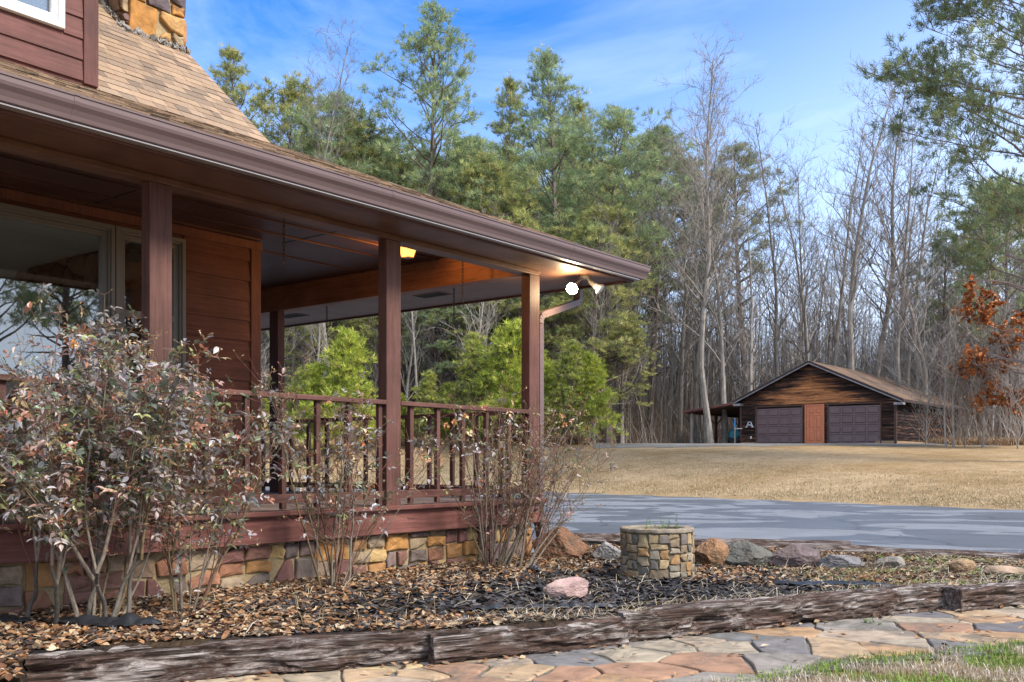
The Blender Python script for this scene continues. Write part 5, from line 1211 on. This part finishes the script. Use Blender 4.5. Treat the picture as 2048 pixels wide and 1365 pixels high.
def pine(H_, seed, zb=.35, lmax=4.2, nbr=70, cols=None, ln=.34, wd=.034, nper=14, dens=1.0, top='round', r0=None, up=.35, dead=12, mt=None, clump=8, cr_=.27):
    cr_ = cr_*ln/.36
    r_ = random.Random(seed); rs_ = np.random.RandomState(seed); tk, lb = MB(), MB(); r0 = r0 or H_*.0125; C, D_ = [], []
    pts = [Vector((0,0,-.1))]; d = Vector((0,0,1))
    for i in range(14): d = (d+Vector((r_.gauss(0,.02), r_.gauss(0,.02), .0))).normalized(); pts.append(pts[-1]+d*H_/14)
    tk.tube(pts, [r0*(1-.92*i/14)+(r0*.3 if i == 0 else 0) for i in range(15)], 8, cap=False)
    def at(t_): f = t_*14; i = min(13, int(f)); return pts[i].lerp(pts[i+1], f-i)
    for k in range(nbr+dead):
        isd = k >= nbr; t_ = (zb+(1-zb)*((k+r_.random())/nbr)**.92) if not isd else zb*r_.uniform(.4,1.05)
        if t_ > .995: t_ = .99
        u = (t_-zb)/(1-zb); p = at(t_); a = k*2.4+r_.uniform(-.4,.4)
        if top == 'round': pf = (.55+.75*u if u < .35 else 1.0*(1-((u-.35)/.65)**1.7)*.85+.12)
        else: pf = (1-u)**.8+.06
        L_ = lmax*pf*r_.uniform(.55,1.1) if not isd else lmax*r_.uniform(.2,.6)
        dd = Vector((math.cos(a), math.sin(a), up*r_.uniform(.2,1.4)+u*.7 if not isd else r_.uniform(-.2,.3))).normalized(); n = 5; bp = [p.copy()]; c = p.copy(); cd = dd.copy()
        for i in range(n): cd = (cd+rv(r_,.12)+Vector((0,0,.06))).normalized(); c = c+cd*L_/n; bp.append(c.copy())
        lb.tube(bp, [max(.008, r0*.30*(1-u*.7)*(1-.8*i/n)) for i in range(n+1)], 4, cap=False)
        if isd:
            for _ in range(3): i = r_.randint(1,n); e_ = rv(r_).normalized(); lb.tube([bp[i], bp[i]+e_*.5], [.012,.005], 3, cap=False)
            continue
        nt = max(2, int((1.2+L_*1.25)*dens))
        for _ in range(nt):
            f = (.38+.62*r_.random()**.7)*n; i = min(n-1, int(f)); q = bp[i].lerp(bp[i+1], f-i); ax = (bp[i+1]-bp[i]).normalized(); sp = rv(r_); sp -= ax*sp.dot(ax)*.8; sp.z = sp.z*.45+.2; sp.normalize(); tl_ = L_*r_.uniform(.08,.24)+.25
            e_ = q+(sp+ax*.7).normalized()*tl_; lb.tube([q, e_], [.016,.009], 3, cap=False)
            for m_ in range(clump):
                w_ = e_+Vector((r_.gauss(0,cr_), r_.gauss(0,cr_), r_.gauss(0,cr_*.55)))
                if m_ % 3 == 0: lb.tube([q.lerp(e_,.6), w_], [.009,.005], 3, cap=False)
                C.append(tuple(w_)); dv = ((w_-e_)*1.2+(e_-q).normalized()*.6+Vector((0,0,.5))).normalized(); D_.append(tuple(dv))
        for m_ in range(3): C.append(tuple(bp[-1]+rv(r_,.1))); D_.append(tuple(cd))
    V, F, cc = tufts(np.array(C), np.array(D_), nper, ln, wd, cols, rs_); cro = np_obj('crown', V, F, cc, needle_m)
    tk.n and None
    return make('pine_tree', [('trunk', tk, mt or bark_pine), ('branches', lb, mt or bark_pine), ('crown', cro, None)])
GRN = [(0.27, 0.351, 0.176), (0.338, 0.412, 0.189), (0.203, 0.277, 0.135), (0.419, 0.459, 0.203), (0.243, 0.311, 0.176)]
OLV = [(0.348, 0.372, 0.132), (0.42, 0.42, 0.144), (0.264, 0.294, 0.108), (0.48, 0.444, 0.168), (0.204, 0.246, 0.108)]
YEL = [(0.381, 0.448, 0.067), (0.493, 0.538, 0.09), (0.291, 0.358, 0.056), (0.56, 0.56, 0.123), (0.235, 0.302, 0.056)]
GRY = [(0.247, 0.286, 0.169), (0.312, 0.325, 0.195), (0.208, 0.24, 0.156), (0.351, 0.325, 0.195)]
pines = [pine(26, 11, .44, 5.2, 58, GRN, top='round', up=.8), pine(24, 12, .34, 4.4, 70, OLV, top='cone', ln=.30, up=.7), pine(25, 13, .42, 5.2, 66, GRN, top='cone', up=.65),
         pine(20, 14, .36, 5.4, 58, GRN, up=.5), pine(18, 15, .30, 4.4, 64, OLV, top='round', ln=.30, up=.6), pine(22, 16, .52, 4.2, 44, GRY, up=.5)]
youngs = [pine(5.8, 31, .04, 1.9, 60, YEL, ln=.26, wd=.035, nper=11, clump=5, dens=2.2, top='cone', r0=.07, up=1.0, dead=0), pine(4.6, 32, .04, 1.8, 56, YEL, ln=.22, wd=.035, nper=11, clump=5, dens=2.3, top='cone', r0=.06, up=.9, dead=0), pine(6.5, 33, .05, 1.9, 64, OLV+YEL, ln=.2, wd=.03, nper=11, clump=5, dens=2.4, top='cone', r0=.07, up=.8, dead=0)]
bares = []
for i, (h, nb, sp, zb, tw) in enumerate(((22, 34, .28, .30, 1.3), (24, 34, .26, .40, 1.3), (19, 30, .30, .22, 1.1), (21, 24, .22, .45, 1.1), (16, 30, .34, .15, 1.0), (23, 40, .28, .33, 1.3), (12, 24, .36, .12, 1.1))):
    tk, cr = bare_tree(h, 50+i, nb, sp, zb, twig=tw); bares.append((h, make('bare_tree', [('trunk', tk, bark_grey), ('crown', cr, bark_grey)])))
used = set()
def place(proto, px, D, h=None, h0=None, label=None, group=None, cat='tree', rz_=None, sc_=None, wide=1, name=None, xy=None, z=None):
    if id(proto) in used: o = copy_tree(proto)
    else: o = proto; used.add(id(proto))
    x, y = xy if xy else W(px, D); s_ = sc_ or h/h0
    o.location = (x, y, (tz(x, y) if z is None else z)-.05); o.scale = (s_*wide, s_*wide, s_); o.rotation_euler = (0,0, random.random()*6.28 if rz_ is None else rz_); tag(o, label, cat, group)
    if name: o.name = name
    return o
def top_h(py, D, px):      # tree height so that its top shows at image row py
    x, y = W(px, D); return (925-py)*D/FP+ZC-tz(x, y)
random.seed(77)
PH = [26,24,25,20,18,22]
GP = 'tall pines in the woods'
for (pi, q, D, top, lab, wd_) in (
    (0, 868, 58, 27, 'tallest open crowned pine left of centre, standing highest against the blue sky', 1.0), (2, 1105, 62, 112, 'pointed dense pine, second tallest, right of the tallest pine', 1.0),
    (1, 487, 60, 112, 'feathery olive evergreen just right of the steep roof edge', 1.0), (4, 560, 64, 205, 'olive evergreen between the roof edge and the tall bare tree', 1.2), (3, 690, 60, 215, 'bushy olive green evergreen below the tall bare tree', 1.1),
    (1, 1000, 66, 170, 'thin irregular pine between the two tallest pines', .95), (3, 1215, 57, 235, 'broad green pine standing right of the pointed pine', 1.15), (5, 1300, 66, 262, 'open grey green pine at the right end of the pine group', 1.0),
    (3, 950, 60, 300, 'wide bushy pine below and right of the tallest pine', 1.25), (4, 780, 62, 265, 'middle height evergreen left of the tallest pine', 1.3), (4, 1060, 58, 330, 'lower pine beneath the pointed pine', 1.4), (5, 1500, 74, 290, 'dark rounded pine crown behind the pale bare trees over the garage', 1.25),
    (4, 630, 66, 300, 'low olive evergreen peeping over the porch roof', 1.4), (3, 860, 66, 330, 'bushy pine partly hidden behind the tallest pine', 1.2), (4, 1180, 54, 400, 'short thick pine over the end of the porch roof', 1.5), (5, 1385, 78, 330, 'distant pine crown left of the pale bare trees', 1.1), (1, 1130, 68, 210, 'slim pine filling between the pointed pine and the broad one', 1.0), (3, 720, 68, 290, 'evergreen behind the bushy olive one', 1.2)):
    place(pines[pi], q, D, top_h(top, D, q), PH[pi], lab, GP, wide=wd_)
rp_ = pine(24, 91, .27, 8.0, 92, [(.19,.245,.12), (.24,.285,.12), (.31,.32,.13), (.15,.20,.10)], ln=.27, wd=.026, nper=15, dens=1.9, clump=9, cr_=.30, r0=.21, up=.25, top='round', dead=14)
place(rp_, 2090, 36, sc_=1.0, label='near large pine whose long drooping branches fill the upper right corner', group=None, rz_=1.0)
place(pines[3], 2010, 58, 15, 20, 'green pine low behind the orange leaved sapling at the right edge', GP, wide=1.1)
place(pines[5], 1870, 62, 13, 22, 'thin pine between the garage roof and the orange leaved sapling', GP, wide=1.2)
place(pines[4], 1960, 70, 19, 18, 'pine behind the near large pine at the right', GP)
for i, (q, D, top, yi) in enumerate(((690, 51, 668, 0), (640, 52, 735, 1), (585, 53, 745, 2), (730, 53, 770, 1), (850, 53, 748, 2), (905, 54, 770, 1), (960, 52, 668, 2), (1010, 51, 655, 0), (1055, 53, 700, 1), (1130, 50, 690, 2), (1185, 50, 712, 0), (1095, 51, 730, 1), (790, 54, 790, 1), (545, 54, 780, 0))):
    labs = ['bright yellow green young pine left of the middle porch post, tallest there', 'small young pine seen through the middle of the first porch bay', 'yellow green sapling evergreen beside the rear porch post', 'low young pine touching the left side of the middle post', 'feathery yellow evergreen just right of the middle post', 'small yellow green pine seen above the second bay railing', 'olive yellow evergreen left of the pointed young pine near the corner post', 'pointed bright young pine left of the corner post', 'yellow green pine directly behind the corner post', 'feathery young evergreen right of the corner post', 'rounded bright pine, rightmost of the young pines', 'low yellow pine hugging the right side of the corner post', 'small evergreen hidden behind the middle post', 'young pine behind the rear porch post']
    place(youngs[yi], q, D, top_h(top, D, q), [5.8,4.6,6.5][yi], labs[i], 'young pines at the edge of the lawn', wide=1.15)
# mid pines reaching low behind the porch
for i, (q, D, top, pi) in enumerate(((600, 57, 590, 4), (880, 57, 560, 3), (760, 58, 600, 4), (1090, 55, 560, 4), (1240, 56, 640, 4), (960, 58, 520, 4))):
    place(pines[pi], q, D, top_h(top, D, q), PH[pi], ['mid green pine seen through the first porch bay', 'grey green pine seen through the second porch bay', 'small pine left of the middle post under the eave', 'drooping pine right of the corner post under the floodlight', 'low pine bough right of the young pines', 'pine seen through the second bay near the hanging chains'][i], 'lower pines behind the young ones', wide=1.6)
for i in range(16):
    q = 440+i*58+random.uniform(-12,12); D = random.uniform(68, 86); pi = [3,4,1,3,2,4][i % 6]; nm = ['yellowish','deep green','greyish','broad','narrow'][i % 5]
    place(pines[pi], q, D, top_h(random.uniform(330, 440) if i % 3 else 300, D, q), PH[pi], nm+' evergreen deep in the woods '+['over the porch roof at the left','beyond the bare tree by the roof','under the tallest pine','between the tallest pine and the pointed pine','beyond the porch roof end'][min(4, i*5//16)], 'evergreens deep in the woods', wide=1.5)
# notable bare trees
GB = 'tall bare trees in the woods'
bh = [b[0] for b in bares]
for (bi, q, D, top, lab, wd_) in ((1, 655, 56, 80, 'tall bare tree with upswept limbs above the evergreens near the roof', 1.0), (5, 1420, 56, 118, 'pale barked bare tree, tallest left of the garage, standing against the sky', 1.1), (2, 1450, 58, 200, 'slimmer bare tree touching the pale tallest one on its right', 1.0), (0, 1565, 60, 232, 'slender bare tree over the left half of the garage', .9),
    (1, 1690, 58, 150, 'tall crooked bare tree over the right half of the garage', 1.2), (5, 1745, 60, 165, 'wide bare tree directly right of the crooked one', 1.2), (3, 1655, 62, 240, 'thin bare tree above the garage ridge', 1.0), (0, 1800, 58, 260, 'bare tree above the right end of the garage roof', 1.1), (2, 1620, 64, 300, 'bushy bare tree behind the garage ridge', 1.1), (2, 1360, 60, 260, 'bare tree right of the pine group', 1.0), (2, 1500, 58, 380, 'lower bare tree over the carport', 1.1), (4, 1850, 57, 330, 'twiggy bare tree at the garage back corner', 1.2), (5, 1395, 64, 180, 'bare tree just left of the pale tallest one', 1.0)):
    place(bares[bi][1], q, D, top_h(top, D, q), bh[bi], lab, GB, wide=wd_)
# the mass of trunks
rnd = random.Random(101); pos = []; cnt = 0; mass = []
while cnt < 215:
    q = rnd.uniform(430, 2250); D = 53+rnd.random()**1.3*55; x, y = W(q, D)
    if q < 1340 and rnd.random() < .35: continue
    if GX-2.5 < x < GX+GL+2 and GY0-2.5 < y < 29.5: continue
    if x > GX-6 and x < GX and y < 30 and q > 1340: continue
    if q > 1340 and D < 56 and 1360 < q < 1880: continue
    mind = 1.5+.02*(D-50)
    if any(math.hypot(x-a, y-b_) < mind for a, b_ in pos): continue
    pos.append((x, y)); bi = rnd.choice([0,1,2,2,3,3,4,5,6,6]); h = bh[bi]*rnd.uniform(.7,1.02)
    h = min(h, top_h(lerp(250, 330, rnd.random()) if q > 1340 else 420, D, q)); h = max(h, 8)
    LMK = [(520,'above the steep house roof'),(640,'seen past the rear porch post'),(760,'in the first porch bay'),(860,'right of the middle post'),(960,'in the second porch bay'),(1060,'near the corner post'),(1160,'under the floodlight'),(1260,'below the gutter end'),(1370,'left of the carport'),(1450,'over the carport'),(1540,'over the left garage door'),(1640,'over the garage ridge'),(1740,'over the right garage door'),(1840,'over the garage back corner'),(1950,'behind the pale saplings'),(2050,'behind the orange leaves')]
    reg = next((n_ for x_, n_ in LMK if q < x_), 'past the right edge'); rank = 'front rank' if D < 62 else 'middle rank' if D < 78 else 'deep in the wood'
    kd = {0:'slender', 1:'high branching', 2:'bushy', 3:'sparse', 4:'short bushy', 5:'many limbed', 6:'thin young'}[bi]
    mass.append((q, place(bares[bi][1], 0, 0, h, bh[bi], kd+' bare tree '+reg+', '+rank, 'leafless trees in the woods', xy=(x, y), wide=rnd.uniform(.8,1.15)))); cnt += 1
by = {}
for q, o in sorted(mass, key=lambda t_: t_[0]): by.setdefault(o['label'], []).append(o)
for lb_, os_ in by.items():
    if len(os_) > 1:
        for o, w_ in zip(os_, ['leftmost', 'second', 'third', 'fourth', 'fifth', 'sixth'] if len(os_) > 2 else ['left hand', 'right hand']): o['label'] = w_+' '+lb_
# far woodland: thin stems too many to count
rs = np.random.RandomState(9)
def far_wood(x, y, l, d): return not (GX-3 < x < GX+GL+3 and GY0-3 < y < 30) and d > 63
P = sample(9000, -36, 62, 62, 135, far_wood, tz); n = len(P); hs = 4+9*rs.rand(n); P2 = P+np.stack([rs.randn(n)*.8, rs.randn(n)*.8, hs], 1)*np.array([1,1,1])
segs = [(P, P2, .03+.04*rs.rand(n), .012)]
for k in range(8):
    t_ = (.2+.6*rs.rand(n))[:, None]; a_ = rs.rand(n)*6.283; q0 = P+(P2-P)*t_; L2 = hs*(.12+.2*rs.rand(n)); segs.append((q0, q0+np.stack([np.cos(a_)*L2*.6, np.sin(a_)*L2*.6, L2*.8], 1), .018+0*hs, .008))
VV, FF, CC_ = [], [], []; base = 0
tone = np.array([(.28,.245,.22), (.38,.345,.315), (.22,.19,.17), (.45,.415,.385)])[rs.randint(0,4,n)]
for a_, b_, r0_, r1_ in segs:
    ring = []
    for j in range(3):
        th = 2.094*j; o = np.array([math.cos(th), math.sin(th), 0]); ring.append(a_+o*np.reshape(r0_, (-1,1)))
    for j in range(3):
        th = 2.094*j; o = np.array([math.cos(th), math.sin(th), 0]); ring.append(b_+o*r1_)
    VV.append(np.stack(ring, 1).reshape(-1, 3)); i = np.arange(n)*6+base; base += 6*n
    for j in range(3): FF.append(np.stack([i+j, i+(j+1) % 3, i+3+(j+1) % 3, i+3+j], 1)); CC_.append(tone)
tag(np_obj('far_woods', np.concatenate(VV), np.concatenate(FF), np.concatenate(CC_), grass_m), 'grey haze of thin stems deep in the winter woods', 'woods', kind='stuff')
# orange leaved saplings at the right
def sapling(px, D, H_, seed, label, leaves=True, m=bark_pale, nb=22, sp=.4, zb=.15, r0=None, lean=0, ncl=3, grp=None):
    tk, cr = bare_tree(H_, seed, nb, sp, zb, r0=r0 or .045, lean=lean, twig=1.0); parts = [('trunk', tk, m), ('crown', cr, m)]
    if leaves:
        r_ = np.random.RandomState(seed); V = np.array(cr.V); V = V[V[:, 2] > H_*.22]; rad = np.hypot(V[:,0], V[:,1]); k = np.array([mn.noise(Vector(v)*.7+Vector((seed,0,0))) for v in V]); V = V[(k > .05)]; V = V[r_.permutation(len(V))[:4200]]
        global rs; o = flakes('dead_leaves', V, .16, [(.42,.15,.045), (.5,.20,.07), (.33,.11,.035), (.55,.27,.12)], litter_m, .5, 1.2, 1.2); parts.append(('dead_leaves', o, None))
    return place(make('sapling', parts), px, D, sc_=1, label=label, group=grp)
GS = 'saplings right of the garage'
sapling(1965, 46, 7.5, 201, 'young oak holding rusty orange leaves near the right edge', True, bark_grey, 26, .46, .12, .06, grp=GS)
sapling(2052, 45, 6.5, 202, 'second sapling with orange leaves cut by the right edge', True, bark_grey, 24, .44, .15, .06, grp=GS)
sapling(1892, 46.5, 7.4, 203, 'pale thin leaning sapling right of the garage', False, bark_pale, 14, .22, .3, .05, -.04, grp=GS)
sapling(1907, 46.5, 8.2, 204, 'pale straight sapling beside the leaning one', False, bark_pale, 14, .2, .35, .055, .03, grp=GS)
sapling(1850, 47.5, 4.6, 205, 'twiggy pale shrub in front of the garage side wall', False, bark_pale, 26, .6, .05, .03, grp=GS)
sapling(1930, 47, 5.0, 206, 'spreading grey shrub under the orange leaves', False, bark_grey, 30, .65, .04, .035, grp=GS)
sapling(2035, 44.5, 5.2, 207, 'low tangled bare shrub at the right edge', False, bark_pale, 30, .7, .04, .035, grp=GS)
# understory sticks and brush
rs = np.random.RandomState(55)
def under_ok(x, y, l, d):
    k = clamp01((l+5)/11); e_ = lerp(57.5, 49.5, k)
    if GX-3 < x < GX+GL+.5 and GY0-.8 < y < 28.5: return False
    if 4 < l < 23 and d < 56 and not (x > GX and y < GY0-.5) : return False
    return d > e_
P = sample(15000, -24, 34, 49, 95, under_ok, tz)
n = len(P); h = (1.0+3.6*rs.rand(n)**1.6); a = rs.rand(n)*6.283; ln = .7*rs.randn(n); tip = P+np.stack([np.cos(a)*h*ln, np.sin(a)*h*ln, h], 1); sd = np.stack([np.cos(a+1.5), np.sin(a+1.5), 0*a], 1)*.014
mid = (P+tip)/2+rs.randn(n, 3)*.25
V = np.stack([P-sd, P+sd, mid+sd*.7, mid-sd*.7, tip+sd*.2, tip-sd*.2], 1).reshape(-1, 3); i = np.arange(n)*6; F = np.concatenate([np.stack([i,i+1,i+2,i+3],1), np.stack([i+3,i+2,i+4,i+5],1)])
c = np.array([(.20,.16,.12), (.28,.24,.20), (.16,.11,.08), (.34,.31,.27), (.24,.14,.09)])[rs.randint(0,5,n)]
tag(np_obj('underbrush', V, F, np.tile(c,(2,1)), grass_m), 'grey brown tangle of stems along the foot of the woods', 'brush', kind='stuff')
def edge_ok(x, y, l, d):
    k = clamp01((l+5)/11); e_ = lerp(57, 48.3, k); 
    if 4 < l < 21.5: return False
    return e_ < d < e_+3.5
tag(blades('woods_edge_grass', sample(26000, -24, 32, 46, 62, edge_ok, tz), .32, .03, 1.3, [(.30,.19,.10), (.38,.27,.16), (.24,.14,.08), (.42,.33,.22), (.2,.12,.07)], grass_m), 'brown dead weeds along the edge of the woods', 'dead weeds', kind='stuff')
# trees across the front yard (behind the viewpoint; they show in the window glass)
random.seed(5)
for i, (x, y, k, h) in enumerate(((9, -19, 'b', 17), (15, -24, 'p', 17), (20, -20, 'b', 15), (5, -24, 'p', 18), (12, -30, 'p', 20), (25, -28, 'b', 18), (19, -33, 'p', 20), (1, -29, 'b', 18), (30, -36, 'p', 20), (8, -36, 'p', 21), (-4, -26, 'p', 18), (7, -18, 'p', 13), (12, -20, 'p', 14), (17, -22, 'p', 15), (3, -20, 'p', 14), (14, -27, 'p', 17), (22, -26, 'p', 17), (10, -24, 'b', 17), (6, -30, 'p', 19), (16, -31, 'b', 20), (26, -34, 'p', 19), (-1, -22, 'b', 15), (34, -34, 'p', 19), (24, -22, 'p', 15), (30, -25, 'p', 16))):
    pr_, hh = (bares[i % 4][1], bh[i % 4]) if k == 'b' else (pines[[3,0,2,3,5][i % 5]], PH[[3,0,2,3,5][i % 5]])
    place(pr_, 0, 0, h, hh, ('bare tree' if k == 'b' else 'pine')+' across the front yard mirrored in the big window', 'trees across the front yard mirrored in the window', xy=(x, y), z=-.02)
